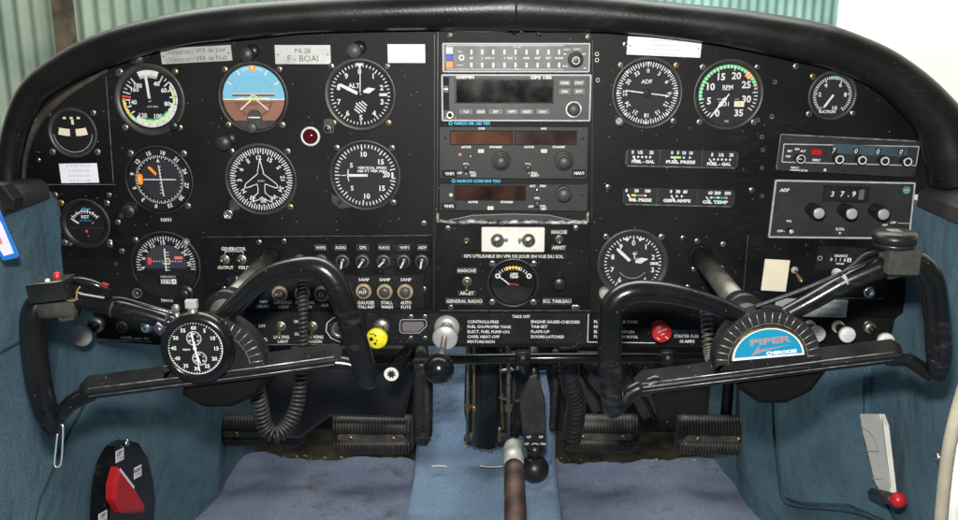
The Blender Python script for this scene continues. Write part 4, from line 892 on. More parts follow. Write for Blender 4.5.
# empty tray
t = Thing('radio_tray', 'empty battered metal tray slot under the lowest radio', 'tray', 513, 217, 0); b = t.mb(); b.box(-73, -4.5, 73, 6, .1, .5, dark); b.build('opening')
b = t.mb(); rnd = random.Random(5); n = 46
la = []; lb = []; lc = []
for k in range(n + 1):
    x = -73 + 146 * k / n; la.append((x, -3.0 + rnd.uniform(-.8, .8), 1.5)); lb.append((x, -4.4 + rnd.uniform(-.5, .5), 3.4)); lc.append((x, -6.4 + rnd.uniform(-.4, .4), 2.6))
b.quadstrip([la, lb, lc], scuff, True)
b.box(-76, -6, -73, 4, .2, 3, steel, .5); b.box(72, -5, 75, 6, .2, 3, steel, .5); b.build('worn_lip')
b = t.mb(); P = [(-62, -3), (-40, 1.8), (0, 3.4), (35, 2.4), (60, -3)]; b.prism(P[::-1], .6, 1.4, mat('tray_sheet', (.035, .036, .036), .4), .2); b.pline(P, .5, 1.5, dimw); b.build('tray_sheet')
# cream jack plate
t, b = dev('radio_jack_plate', 'cream plate with two dark knurled jack sockets under the radios', 513, 239, 62, 25, creamp, 3.2, cat='jack plate', rb=1.2)
for x, y, r in ((519.5, 243, 1.1), (500, 228, .6), (535, 250, .5)): u, v = t.xy(x, y, 3.2); b.arc((u, v), r * .4, r, 0, 360, 3.3, dark)
b.build('plate')
for x, q in ((497.5, 1), (528.5, -1)):
    u, v = t.xy(x, 240, 3); bb = t.mb(); bb.lathe((u, v, 3.2), [(6.6, 0), (6.6, 3), (5.2, 4), (4, 5.2), (0, 5.4)], steel, 18); bb.line(u - 3, v - 2, u + 4, v + 2, 1.2, 8.75, dark); o = bb.build('jack_socket')
    u, v = t.xy(x + q * 8.5, 240, 3); bb = t.mb(); bb.sphere((u, v, 3.5), 2.1, steel, 12); bb.tube([(u, v, 4), (u - q * 6, v, 5)], 1.1, steel, n=8); bb.build('latch', o)

# transponder and ADF receiver on the right
t, b = dev('transponder', 'dark grey transponder showing code 7000 with four small knobs', 846, 155, 139, 37, boxg, 5, rot=-2.8, rb=2)
H = 5.08; RB = -2.8
P = PXY(t, [(784, 144), (919, 146.5), (916, 165.5), (782, 162)], H); b.pline(P, 1.0, H, whitef, True)
b.pline([(-69, 17.8), (64, 17.8)], 1.2, H + .3, ridge); b.pline([(-69, 17.8), (-69, -17)], .8, H + .3, steel)
for x, y, s_, h_ in ((790, 151, 'SBY', 2), (797, 149, 'ON', 2), (803, 151, 'ALT', 2), (788, 156.3, 'OFF', 2), (795, 167.5, 'NARCO', 1.6), (795, 170, 'AVIONICS', 1.5), (804, 170.5, 'AT150', 1.8), (816.5, 160, 'IDENT', 2)): u, v = t.xy(x, y, H); b.text(s_, u, v, h_, H, white, bold=.05)
for x, y in ((816, 165), (844, 170)): u, v = t.xy(x, y, H); b.disc((u, v), 1.2, H, dark, 10)
b.build('faceplate')
a = t.xy(832, 153.2, H); c = t.xy(908, 147.8, H); bb = t.mb(); bb.box(a[0], min(a[1], c[1]) , c[0], max(a[1], c[1]) + .4, H, H + .2, winb)
for x, s_ in ((834, '7'), (856, '0'), (878, '0'), (901, '0')): u, v = t.xy(x, 150.5 + (x - 834) * .018, H); bb.box(u - 3, v - 3, u + 3, v + 3, H + .2, H + .25, dark); bb.text(s_, u, v, 4.8, H + .35, white, bold=.01, shear=.15)
bb.build('code_window')
for x, y in ((836.5, 158.3), (859, 159), (881.5, 159.8), (904, 160.5)):
    o = knob(t, x, y, 5, 9, knobm, w0=5); u, v = t.xy(x, y, 5); bb = t.mb(); bb.arc((u, v), 3.0, 4.2, 0, 360, 14.3, white, 24); bb.build('ring', o)
o = knob(t, 798.5, 158, 5, 8, knobm, w0=5); u, v = t.xy(798.5, 158, 5); bb = t.mb(); bb.arc((u, v), 3.6, 4.4, 0, 360, 13.3, white, 24); bb.line(u - 3, v, u + 1, v, .8, 13.35, white); bb.build('ring', o)
u, v = t.xy(816.5, 152, H); bb = t.mb(); bb.rbox(u - 5, v - 2.8, u + 5, v + 2.8, H, H + 1.5, redd, 1, .4); bb.build('reply_lamp')
u, v = t.xy(825, 170, H); bb = t.mb(); bb.sphere((u, v, H), 1.6, cream, 10); bb.build('reply_light')

t = Thing('adf_receiver', 'black ADF receiver with white border reading 379 and three silver-tipped knobs', 'radio', 842, 208.5, 0, rot=-1.8); b = t.mb()
H = 4.08
P = PXY(t, [(774, 179), (915, 182.5), (910, 240), (767, 238)], 4); b.prism(P, -2, 4, boxg, .4); 
P2 = PXY(t, [(776, 180.5), (915, 183.2), (909, 238.5), (769, 237)], H); b.pline(P2, 1.7, H, whitef, True)
for x, y, s_, h_ in ((784.5, 190, 'ADF', 3.2), (789, 221, 'VOL', 2), (781, 231, 'OFF -', 2.2), (840, 229, 'X-TAL', 2.2), (893, 222.5, 'ADF', 2), (885, 225, 'ANT', 1.8)): u, v = t.xy(x, y, H); b.text(s_, u, v, h_, H, white, bold=.05, shear=.2 if s_ == 'ADF' else 0)
b.pline(PXY(t, [(898, 223), (910, 223.5)], H), .5, H, white); b.build('faceplate')
a = t.xy(822, 201, H); c = t.xy(870, 187, H); bb = t.mb(); bb.box(a[0], min(a[1], c[1]), c[0], max(a[1], c[1]), H, H + 1.5, bezelb, .5)
a = t.xy(829, 198.3, H); c = t.xy(864, 190, H); bb.box(a[0], min(a[1], c[1]), c[0] - 5, max(a[1], c[1]), H + 1.5, H + 1.6, dark); bb.flat([(c[0] - 5, max(a[1], c[1])), (c[0], max(a[1], c[1]) + 1), (c[0], min(a[1], c[1])), (c[0] - 5, min(a[1], c[1]))], H + 1.65, keyg)
for x, s_ in ((832.5, '3'), (842.5, '7'), (848.5, '.'), (854, '9')): u, v = t.xy(x, 193.8, H + 1.5); bb.text(s_, u, v, 5, H + 1.75, white, bold=.03, shear=.1)
bb.build('frequency_window')
for x, y in ((811, 208.5), (843, 209), (874, 209.5)): knob(t, x, y, 6.2, 24, knobm, cap=alu, w0=4, capr=.86, knurl=10)
knob(t, 789, 230, 3, 8, knobm, cap=alu, w0=4); knob(t, 839, 232.5, 2.6, 6, steel, w0=4)
bb = t.mb(); u, v = t.xy(906.5, 190, H); bb.disc((u, v), 3.8, H + .2, mat('badge_round', (.25, .33, .36), .3, metal=.5), 20); bb.arc((u, v), 2.6, 3.3, 20, 280, H + .3, cyan); bb.line(u - 2, v, u + 2, v, .7, H + .32, white); bb.build('round_badge')
# hour meter
t, b = dev('hour_meter', 'small black hour meter with a white number row, half behind the yoke arm', 839, 258, 48, 25, bezelb, 4, cat='hour meter', rot=-2)
b.build('case'); bb = t.mb(); bb.box(-14, -6.5, 14, 5.5, 4, 4.5, dark, .2); bb.text('QUARTZ', 0, 3.4, 2.2, 4.6, white, bold=.05); bb.text('HOURS', 0, -4.6, 1.6, 4.6, white, bold=.05)
for k, s_ in enumerate('01185'): bb.box(-11 + k * 4.4, -2.6, -7.2 + k * 4.4, 1.4, 4.55, 4.6, whitep if k == 4 else dark); bb.text(s_, -9.1 + k * 4.4, -.6, 3, 4.7, dark if k == 4 else white, bold=.03)
bb.build('number_window'); bb = t.mb(); bb.arc((-20, 0), 1.6, 2.4, 0, 360, 4.1, dimw); bb.build('mounting_screw')

# ================================================================== SWITCHES, LAMPS, KNOBS
def toggle(name, label, px, py, base, dr=(0, -1), ln=9, group='metal toggle switches', r=5, nutm=None, levm=None):
    t = Thing(name, label, 'switch', px, py, 0, group=group); b = t.mb(); z = base
    b.lathe((0, 0, z), [(r, 0), (r, 1), (r * .86, 1.4), (r * .55, 1.5), (r * .5, 3), (0, 3)], nutm or steel, 6 if False else 18); b.build('nut')
    b = t.mb(); b.tube([(0, 0, z + 2), (dr[0] * ln * .6, dr[1] * ln * .6, z + 8), (dr[0] * ln, dr[1] * ln, z + 11)], [1.2, 1.6, 2.0], levm or brass, n=12, round_caps=True); b.build('lever')
G = 'small metal toggle switches'
toggle('toggle_switch', 'brass toggle switch marked OUTPUT under the GENERATOR lettering', 225.5, 259, 1.5, (0, 1), 1.5, G)
toggle('toggle_switch', 'brass toggle switch marked FIELD under the GENERATOR lettering', 242.5, 259, 1.5, (0, 1), 1.5, G)
toggle('toggle_switch', 'brass toggle switch between the MARCHE and ARRET labels above GENERAL RADIO', 467, 281, 1.5, (0, -1), 6, G)
toggle('toggle_switch', 'small round-tipped toggle switch at the top right of the cream jack plate', 559, 238.5, 1.5, (0, -1), 1, G, r=4)
toggle('toggle_switch', 'small bright toggle switch at the left of the cream jack plate', 466.5, 240, 1.5, (0, 1), .5, G, r=3)
toggle('toggle_switch', 'long-lever toggle switch over the LANDING LIGHT lettering', 281.5, 325.5, 1.3, (0, -1), 8, G)
toggle('toggle_switch', 'long-lever toggle switch over the ROTATING BEACON lettering', 313, 325.5, 1.3, (0, -1), 8, G)
toggle('toggle_switch', 'toggle switch with lever hanging down, right of the cream sticker', 794, 269.5, 1.3, (.5, -1), 8, G, r=3.4, nutm=dimw)
toggle('toggle_switch', 'small toggle above the white knobs at the right lower edge', 868, 325, .2, (.6, -1), 6, G, r=4.6)
G = 'round circuit breaker buttons'
def breaker(px, py, label, big=True, a=None, txt=None, m=None, r=None):
    t = Thing('circuit_breaker', label, 'circuit breaker', px, py, 0, group=G); b = t.mb(); r = r or (7.8 if big else 7.0)
    b.lathe((0, 0, 1.5), [(r, .3), (r, 2), (r * .86, 2.6), (r * .6, 2.6)], m or (tan_k if big else knobg), 24); b.build('collar')
    b = t.mb(); q = r * .68; b.lathe((0, 0, 2), [(q, 0), (q, 4), (q * .8, 5), (0, 5)], knobg if big else knobm, 20)
    if a is not None: x, y = clk(1, a); b.line(-x * q * .2, -y * q * .2, x * r * .95, y * r * .95, 1.6, 7.3, white)
    if txt: b.text(txt, 0, 0, 3, 7.1, cream, bold=.02)
    b.build('button')
for x, s_, a in ((300.5, '', None), (321.5, 'VHF2', None), (343, 'AUDIO', 190), (363, 'GPS', 215), (384, 'NAV2', 225), (404, 'VHF1', 205), (422, 'ADF', 190)):
    breaker(x, 260.5, 'breaker knob under the %s label' % s_ if s_ else 'breaker knob behind the top of the left yoke, left of the VHF2 one', False, a)
for x, y, s_, tx in ((241, 290, 'below the GENERATOR switches', '5'), (280.5, 293, 'over the LANDING LIGHT lettering', 'PUT'), (303, 293, 'over the ROTATING BEACON lettering', '10'), (322.5, 293, 'over the AUX lettering', '7.5'), (364, 290.5, 'over the GAUGES lettering', 'PUT'), (385, 291, 'over the STALL WARN lettering', None), (405.5, 291, 'over the AUTO lettering', None)):
    breaker(x, y, 'tan-rimmed breaker ' + s_, True, None, tx)
G = 'small side knobs'
t = Thing('warning_lamp', 'dark red round warning lamp with a white rim beside the altimeter', 'lamp', 310.5, 136.3, 0)
b = t.mb(); b.lathe((0, 0, 0), [(9.8, .2), (9.6, 1.4), (8.8, 2), (7.8, 2), (7.4, 1)], white, 32); b.build('rim'); b = t.mb(); b.lathe((0, 0, 1), [(7.8, 0), (7, 2.4), (5, 4.2), (2.5, 5), (0, 5.3)], ruby, 32); b.build('lens')
def pk(name, label, x, y, r, h, m, cat='knob', cap=None, **k):
    t = Thing(name, label, cat, x, y, 0, group=k.get('group')); knob(t, x, y, r, h, m, cap=cap, name='grip', w0=k.get('w0', .2)); return t
for x, y, s_ in ((139.5, 58, 'airspeed'), (248, 54, 'artificial horizon'), (355, 50.5, 'ALT'), (225.5, 142, 'heading')):
    t = Thing('post_light', 'small black post light above the %s dial' % s_, 'lamp', x, y, 0, group='black post lights above the dials')
    b = t.mb(); b.lathe((0, 0, 0), [(7.5, .2), (7.5, 9), (6.6, 10.5), (0, 10.8)], bezel if x != 355 else knobg, 24); b.lathe((5, 3, 0), [(7, .2), (6.6, 2), (0, 2.2)], bezelb, 20); b.build('housing')
pk('dimmer_knob', 'black ribbed dimmer knob over the ECL TABLEAU label', 559, 282, 6, 9, knobm, w0=1.5)
t = Thing('ignition_switch', 'round metal ignition key switch half behind the left yoke grip', 'switch', 340, 329, 0); b = t.mb(); b.lathe((0, 0, 1.2), [(9, 0), (9, 1.5), (7.5, 2.2), (6, 2.2), (5.4, 1.2), (5, 1.4), (4.4, 3.2), (0, 3.4)], steel, 28); b.box(-.6, -3, .6, 3, 4.5, 4.8, dark); b.build('lock')
# yellow, white, red push-pull knobs
def pushpull(name, label, px, py, d, r, m, th=7, rodr=2.2, rodm=None, base=True, marks=None, cat='knob', group=None, bm=None, basr=None):
    t = Thing(name, label, cat, px, py, 0, group=group); w = d / t.s; b = t.mb()
    if base: b.lathe((0, 0, .2), [(basr or r * .8, 0), (basr or r * .8, 3), (r * .6, 5), (0, 5)], bm or steel, 24); b.build('collar')
    b = t.mb(); b.tube([(0, 0, 1), (0, 0, w - th)], rodr, rodm or knobm, smooth=False, n=14); b.build('rod')
    b = t.mb(); b.lathe((0, 0, w - th), [(r * .7, 0), (r, 1.2), (r, th - 1.4), (r * .86, th - .2), (0, th)], m, 32); o = b.build('grip')
    if marks: bb = t.mb(); marks(bb, w + .12); bb.build('print', o)
    return t
def yface(b, w):
    for x, y, r in ((-5, 0, 2.0), (-1.5, -4.5, 1.4), (-1, 3.5, 1.0), (-3, 5, .9), (0, -1.5, .8), (-5.5, 5, .9)): b.disc((x, y), r, w, dark, 10)
pushpull('yellow_push_knob', 'bright yellow round push-pull knob just right of the left yoke grip', 382, 325.5, 0.045, 10.0, yell, marks=yface)
pushpull('push_pull_knob', 'silver ringed knob in front of the long throttle rod', 447, 327, 0.038, 12, silverk, th=5, rodr=7, rodm=silverk, bm=silverk, basr=12.4)
t = Thing('throttle_plunger', 'black ball-topped throttle plunger on a bare rod below the silver knob', 'throttle', 446.5, 326, 0.0)
w = .128 / t.s; b = t.mb(); b.tube([(0, 0, 34), (0, 0, w - 10)], 2.7, mat('rod_pink_steel', (.42, .30, .27), .35, metal=.6, var=.2), smooth=False); b.build('rod'); b = t.mb(); b.sphere((0, 0, w), 13.2, yokem, 32); b.lathe((0, 0, w - 15), [(4.5, 0), (5, 4)], yokem, 20); b.build('ball_grip')
def rmarks(b, w):
    for (a, c, e, f) in ((-5, -4, -2, -6), (0, 3, 4, 5), (-4, 1, -1, 3), (3, -3, 6, -5), (-1, -1, 2, 0)): b.line(a, c, e, f, .9, w, white)
pushpull('mixture_knob', 'red round push-pull mixture knob with scratched white print', 658.5, 326.5, 0.024, 9.4, redp, th=8, marks=rmarks, bm=redp, rodr=6, rodm=redp)
def wm(b, w):
    for k in range(3): b.text('DEFROST' if k == 1 else 'PULL', 0, 3 - 3 * k, 1.5, w, faint)
G = 'white push-pull vent knobs'
pushpull('vent_knob', 'white round vent knob touching the ribbed hub of the right yoke', 809, 326, 0.030, 7.6, whiteplastic, marks=wm, group=G, rodr=4.5, bm=whiteplastic)
pushpull('vent_knob', 'white round vent knob in the middle of the three at right', 837.5, 326, 0.032, 7.6, whiteplastic, marks=wm, group=G, rodr=4.5, bm=whiteplastic)
pushpull('vent_knob', 'white round vent knob lowest and rightmost of the three', 869, 327, 0.048, 7.6, whiteplastic, marks=wm, group=G, rodr=3.0)
pushpull('cabin_vent_knob', 'large grey flat knob under the upper arm of the left yoke', 97, 324, 0.042, 10.2, greyplastic, th=6, rodr=5, bm=steel)
t = Thing('panel_jack', 'round jack socket at the lower left panel edge', 'jack', 121.5, 327, 0); b = t.mb(); b.lathe((0, 0, .2), [(6, 0), (5.6, 1), (4, 1.2), (3.6, .5), (0, .5)], knobg, 20); b.lathe((0, 0, .2), [(2.4, .4), (2.2, 3), (0, 3)], knobm, 14); b.build('socket')
t = Thing('panel_jack', 'red-ringed phone jack socket above the white vent knobs', 'jack', 869, 292, 0); b = t.mb(); b.lathe((0, 0, .2), [(7, 0), (6.6, 1)], redd, 20); b.lathe((0, 0, .4), [(6, 0.5), (5.4, 2), (3, 2), (2.6, 1), (0, 1)], chrome, 18); b.build('socket')
t = Thing('key_switch', 'steel fitting with bluish sheen at the left lower panel edge, beside the stopwatch', 'fitting', 147, 327, 0); b = t.mb(); b.lathe((0, 0, .2), [(6.4, 0), (6, 3), (4, 5), (0, 5)], mat('blue_steel', (.12, .2, .24), .3, metal=.7), 16); b.arc((0, 0), 2, 3.2, 0, 300, 5.4, dimw); b.build('lock')
# metal tag plates near the yellow knob
t = Thing('tag_plate', 'pentagonal dull metal tag between the yellow knob and the silver knob', 'placard', 413, 327, 0, single=True); b = t.mb()
P = PXY(t, [(400, 322), (402, 319.5), (425, 319.5), (426.5, 322), (426.5, 326), (419, 333), (402, 333), (400, 331)], 2); b.prism(P, 1.5, 2.3, bezelb, .2); b.pline(P, .8, 2.35, dimw, True); P = [(x * .82 , y * .75) for x, y in P]; b.flat(P, 2.42, mat('mauve_tag', (.16, .135, .15), .4)); b.build('tag_plate')
t = Thing('fuse_holder', 'dark blue segmented fuse strip above the STARTER FUSE lettering', 'fuse holder', 684, 330.5, 0, single=True); b = t.mb()
for k in range(3): b.box(-13 + k * 9.3, -2.4, -4.6 + k * 9.3, 2.4, 1.6, 2.8, mat('fuse_blue', (.012, .018, .035), .4), .3)
b.build('fuse_holder')

# ================================================================== CONTROL YOKES
DY = 0.25
def yoke(label, hubpx, arms, lower, shaft, hubarc, ridgep, base, lowbody_shade):
    t = Thing('control_yoke', label, 'control yoke', hubpx[0], hubpx[1], DY, group='pair of gloss black control yokes')
    P = lambda x, y, d=DY: t.p(x, y, d)
    b = t.mb(); a = P(*shaft[0], 0.0); c = P(*shaft[1], DY - .012); b.tube([a, c], .0098 / t.s, shaftm, smooth=False, n=24); b.build('shaft')
    b = t.mb(); dr = (c - a).normalized(); b.tube([a + dr * .5, a + dr * 7], .0135 / t.s, bezelb, smooth=False, n=24); b.build('panel_bushing'); b = t.mb(); b.tube([c - dr * 42, c - dr * 6], [.013 / t.s, .016 / t.s], yokes, smooth=False, n=24); b.build('collar')
    for k, (nm, pts, rad) in enumerate(arms):
        b = t.mb(); b.tube([P(*p_) for p_ in pts], rad, yokem, n=22, sub=10, round_caps=True); b.build(nm)
    b = t.mb(); b.tube([P(*p_) for p_ in lower[0][:3]], lower[1][:3], yokem, n=16, sub=8, round_caps=True); b.tube([P(*p_) for p_ in lower[0][-3:]], lower[1][-3:], yokem, n=16, sub=8, round_caps=True)
    prof = [(11.5, -7), (12, -3), (10.5, -1.5), (.8, 8.6), (-.6, 9.2), (-2.2, 8.6), (-9.5, 4), (-11.5, -2), (-9, -8), (11.5, -7)]; rows = []
    for i_, (x, y) in enumerate([(ridgep[0][0] - 8, ridgep[0][1] + 2.5)] + ridgep + [(ridgep[-1][0] + 8, ridgep[-1][1] + .5)]):
        q = P(x, y, DY); e = .62 if i_ in (0, len(ridgep) + 1) else 1; rows.append([(q.x, q.y + v * e, q.z + w_ * e) for v, w_ in prof])
    b.quadstrip(rows, yokes, False); b.build('lower_bar')
    b = t.mb(); q = [P(x, y, DY + .0095) for x, y in ridgep]; b.tube(q, .7, ridge, n=6, smooth=False)
    q2 = [P(x, y + 7.5, DY + .0085) for x, y in ridgep]; b.tube(q2, .45, ridge, n=6, smooth=False); b.build('bar_ridge')
    # ribbed half-round hub
    cx, cy, r1, r0, rot = hubarc; u0, v0 = t.xy(cx, cy, 8)
    b = t.mb(); PP = [(u0 + r1 * math.cos(R(a_ + rot)), v0 + r1 * math.sin(R(a_ + rot))) for a_ in range(-6, 187, 6)]; PP += [(u0 - r1 * 1.02, v0 - 11), (u0 + r1 * 1.02, v0 - 11 + base)]
    b.prism(PP, -10, 11, yokes, 2); b.build('hub_body')
    b = t.mb()
    for a_ in range(2, 180, 9): x, y = math.cos(R(a_ + rot)), math.sin(R(a_ + rot)); b.tube([(u0 + x * r0, v0 + y * r0, 11.6), (u0 + x * (r1 - 1.5), v0 + y * (r1 - 1.5), 10.8)], .55, ridge, n=6, smooth=False)
    b.arc((u0, v0), r0 - .5, r0 + .5, -90 - rot, 90 - rot, 11.6, steel, 40); b.arc((u0, v0), r0 + .5, r1 - 1, -90 - rot, 90 - rot, 11.15, dark, 40); b.build('hub_ribs')
    b = t.mb(); PP = [t.xy(x, y, 0) for x, y in lowbody_shade]; b.prism(PP, -34, -8, mat('housing_shade_black', (0.004, 0.004, 0.004), 0.6, spec=.12), 5); b.build('lower_housing_shade')  # lower hub body, near-black to stand for the shadow beneath the bar too
    return t
yl = yoke('left gloss black control yoke carrying the stopwatch and a taped button box', (212, 360),
    [('left_grip', [(78, 300, DY), (60, 299, DY), (42, 301, DY + .002), (33, 316, DY + .006), (34, 350, DY + .008), (39, 385, DY + .008), (46, 412, DY + .006), (52, 428, DY + .004)], [9, 9.5, 10.5, 11.8, 12.2, 12.2, 11.5, 9]),
     ('left_arm', [(70, 299, DY), (110, 306, DY), (150, 316, DY - .002), (180, 327, DY - .004)], [8.5, 8.5, 8.5, 8]),
     ('right_grip', [(205, 338, DY - .004), (232, 308, DY), (262, 280, DY + .004), (290, 269, DY + .006), (318, 268, DY + .008), (335, 282, DY + .008), (346, 310, DY + .008), (357, 345, DY + .008), (365, 370, DY + .006), (368, 380, DY + .005)], [8, 9, 9.5, 9.8, 10.5, 11.5, 11.5, 11.5, 11, 9])],
    ([(55, 424, DY + .002), (69, 405, DY), (90, 393, DY), (170, 385, DY), (270, 373, DY), (336, 363, DY), (352, 366, DY), (364, 378, DY + .002)], [7, 8, 9, 9.5, 9.5, 8.5, 7, 7]),
    ((273, 255), (222, 312)), (214, 366, 50, 36, 6), [(88, 389), (170, 378.5), (250, 368.5), (334, 357)], 6, [(182, 372), (250, 366), (268, 380), (255, 400), (228, 412), (200, 412), (178, 400)])
yr = yoke('right gloss black control yoke with a blue half-round badge on its hub', (768, 352),
    [('left_grip', [(752, 322, DY - .004), (725, 309, DY), (695, 299, DY + .004), (662, 292, DY + .006), (632, 292, DY + .008), (614, 303, DY + .008), (610, 325, DY + .008), (610, 360, DY + .008), (612, 395, DY + .006), (613, 410, DY + .005)], [8, 9, 9.5, 10.5, 11, 11.5, 11.8, 11.5, 11, 9]),
     ('right_arm', [(780, 318, DY - .004), (812, 301, DY), (846, 282, DY + .002), (880, 267, DY + .004)], [8.5, 9, 9.5, 10]),
     ('right_grip', [(872, 271, DY + .003), (900, 262, DY + .004), (920, 265, DY + .006), (932, 284, DY + .008), (937, 320, DY + .008), (939, 352, DY + .008), (938, 372, DY + .006)], [9.5, 10, 11, 12, 12, 12, 10])],
    ([(618, 408, DY + .002), (632, 392, DY), (655, 383, DY), (740, 376, DY), (830, 365, DY), (890, 358, DY), (908, 360, DY), (928, 374, DY + .002)], [7, 8, 9, 9, 9, 8.5, 7.5, 7]),
    ((700, 256), (748, 316)), (767, 360, 51, 38, 6), [(642, 384), (740, 371.5), (830, 360), (893, 352.5)], 6, [(738, 374), (820, 362), (832, 374), (815, 396), (790, 408), (762, 408), (742, 394)])
# badge of the right yoke
t = yr; b = t.mb(); w0 = 12
u0, v0 = t.xy(768, 357.5, w0); rx, ry = 35.5, 31
def bp(a, k=1): c, s_ = math.cos(R(6)), math.sin(R(6)); x, y = rx * k * math.cos(R(a)), ry * k * math.sin(R(a)); return (u0 + x * c - y * s_, v0 + x * s_ + y * c)
b.prism([bp(a) for a in range(0, 181, 6)], 11, w0 + .8, brass, .3); b.flat([bp(a, .96) for a in range(0, 181, 6)], w0 + .9, whitep); b.flat([(x, y + .6) for x, y in [bp(a, .915) for a in range(2, 179, 6)]], w0 + 1.0, badgeb)
b.text('PIPER', u0 + 1, v0 + 17.5, 6.0, w0 + 1.1, badgep, rot=7, bold=.04, wd=39); b.text('CHEROKEE', u0 + 12, v0 + 6.0, 3.2, w0 + 1.3, whitep, rot=6, bold=.04, wd=29)
q = [(u0 - 17, v0 + 1), (u0 - 10, v0 + 12), (u0 - 9, v0 + 8), (u0 + 20, v0 + 14), (u0 - 8, v0 + 5.5)]; b.flat(q, w0 + 1.06, badgep); b.build('badge')
# ------------------------------------------------------------------ things on the yokes
t = Thing('stopwatch', 'round black-faced stopwatch with white numerals clipped to the left yoke', 'stopwatch', 196, 349, DY + .022)
b = t.mb(); b.lathe((0, 0, -12), [(34, 0), (36, 4), (36, 9), (33, 13), (29.5, 14.5), (27.5, 13.8), (26.5, 12.4)], yokem, 56); b.build('case')
d = t.mb(); d.disc((-.5, 1), 27, .7, dialm, 56)
for k in range(60): q = clk(1, k * 6); r0 = 24.4 if k % 5 == 0 else 25; d.line(q[0] * r0 - .5, q[1] * r0 + 1, q[0] * 26.3 - .5, q[1] * 26.3 + 1, .75, .8, white)
d.arc((-.5, 1), 26.2, 26.8, 0, 360, .82, white)
for k, s_ in enumerate(('60', '5', '10', '15', '20', '25', '30', '35', '40', '45', '50', '55')): x, y = clk(20.8, k * 30); d.text(s_, x - .5, y + 1, 3.7, .85, white, bold=.02)
for cx, cy, r in ((-1, 11, 7.2), (3, -9.5, 7.0)):
    d.arc((cx, cy), r - .4, r, 0, 360, .84, white); d.ticks((cx, cy), 30, r - 1.2, r, 0, 348, .3, .9, white); [d.text(s_, cx + clk(r - 2.6, a_)[0], cy + clk(r - 2.6, a_)[1], 1.9, .9, white, bold=.02) for s_, a_ in (('30', 0), ('5', 60), ('10', 120), ('15', 180), ('20', 240), ('25', 300))]
d.text('MEMO', -9, -.5, 1.8, .85, white, bold=.02); d.build('dial')
hand(t, 172, -6, 24, .8, 1.6, c=(-.5, 1)); hand(t, -8, -2, 17, 1.6, 1.4, c=(-.5, 1), name='minute_needle'); hand(t, 165, -2, 15, 1.5, 1.8, c=(-.5, 1), name='small_needle'); hub(t, 1.8, m=white, w=1.5, h=.8, c=(-.5, 1))
b = t.mb(); b.lathe((-2, 35, -5), [(4.5, 0), (4.5, 5), (0, 5.2)], steel, 16, ax=(0, 1, 0)); b.box(-8, 40, 3, 48, -8, -1, greyplastic, 1); b.build('crown')
b = t.mb(); b.lathe((-17, 31, -5), [(3, 0), (3, 6), (0, 6.2)], steel, 14, ax=(-.4, 1, 0)); b.lathe((-17.5, 40, -2), [(4, -2), (4, 1), (2.2, 1.6), (0, 1.2)], steel, 16); b.build('push_button')
b = t.mb(); b.tube([(-32, 14, -6), (-40, 22, -6)], 5, mat('blued_steel', (.12, .12, .16), .25, metal=.8), smooth=False, n=16); b.build('clamp')
# push to talk box
O = U(50, 282, DY + .012); t = Thing('push_to_talk_box', 'small black box with a red button taped to the top corner of the left yoke', 'button box', O=O, B=B0 @ Matrix.Rotation(R(7), 3, 'Z'), sc=.00081)
b = t.mb(); b.rbox(-19, -17, 18, 2, -16, 12, yokes, 1, 1.0); b.tube([(-18.5, 2.1, 11.4), (17.5, 2.1, 11.4)], .35, ridge, n=6, smooth=False); b.build('case')
b = t.mb()
for z in (-11, -4, 3): b.add([(-13, 2.2, z), (13, 2.2, z), (13, 2.2, z + 1.2), (-13, 2.2, z + 1.2)], [(0, 1, 2, 3)], bezel)
b.build('top_grooves')
b = t.mb(); b.lathe((4, 2, -8), [(3.2, 0), (3.2, 2), (2.6, 5), (0, 5.4)], redp, 18, ax=(0, 1, 0)); b.build('red_button')
b = t.mb(); b.lathe((0, 2, 4), [(2.2, 0), (2.2, 1.6), (0, 2.6)], cream, 14, ax=(0, 1, 0)); b.build('lamp')
t = Thing('strap', 'grey velcro strap wrapped round the top corner of the left yoke', 'strap', 59, 309, DY + .0, group='grey velcro straps on the yokes'); P = t.p
b = t.mb(); b.tube([P(43, 308, DY + .003), P(60, 306, DY + .003), P(77, 307, DY + .003)], [12.2, 11.6, 11.2], velcro, n=20, smooth=False); b.build('band')
b = t.mb(); b.tube([P(60, 318, DY + .008), P(62, 320, DY + .01), P(74, 318, DY + .01)], 2.0, velcro, n=6); b.build('loose_end')
t = Thing('button_cable', 'short thick black cable arching from the button box to the yoke arm', 'cable', 90, 285, DY + .01, single=True); P = t.p
b = t.mb(); b.tube([P(70, 281, DY), P(80, 281, DY + .006), P(93, 284, DY + .006), P(103, 289, DY + .004), P(110, 297, DY), P(112, 304, DY - .004)], 4.2, yokem, n=14); b.build('button_cable')
t = Thing('loose_wire', 'thin bent copper wire sticking out beside the button box', 'wire', 75, 293, DY + .01, single=True); P = t.p
b = t.mb(); b.tube([P(66, 300, DY + .014), P(72, 301, DY + .016), P(76, 299, DY + .016), P(77, 291, DY + .016), P(80, 287, DY + .016)], .8, mat('copper', (.55, .36, .16), .35, metal=.6), n=8); b.build('loose_wire')
t = Thing('cable_clip', 'small red clip where the cable meets the upper yoke arm', 'clip', 105, 286, DY + .01, single=True); b = t.mb(); b.box(-3.5, -2.2, 2.5, 2.2, -3, 1, mat('deep_red', (.16, .01, .01), .4), .8, a=-20); b.build('cable_clip')
t = Thing('arm_cable', 'thin black cable tied along the upper arm of the left yoke', 'cable', 130, 298, DY + .004); P = t.p
b = t.mb(); b.tube([P(112, 299, DY + .006), P(125, 300, DY + .006), P(150, 307, DY + .004), P(176, 314, DY)], 2.2, yokem, n=10); b.build('cable')
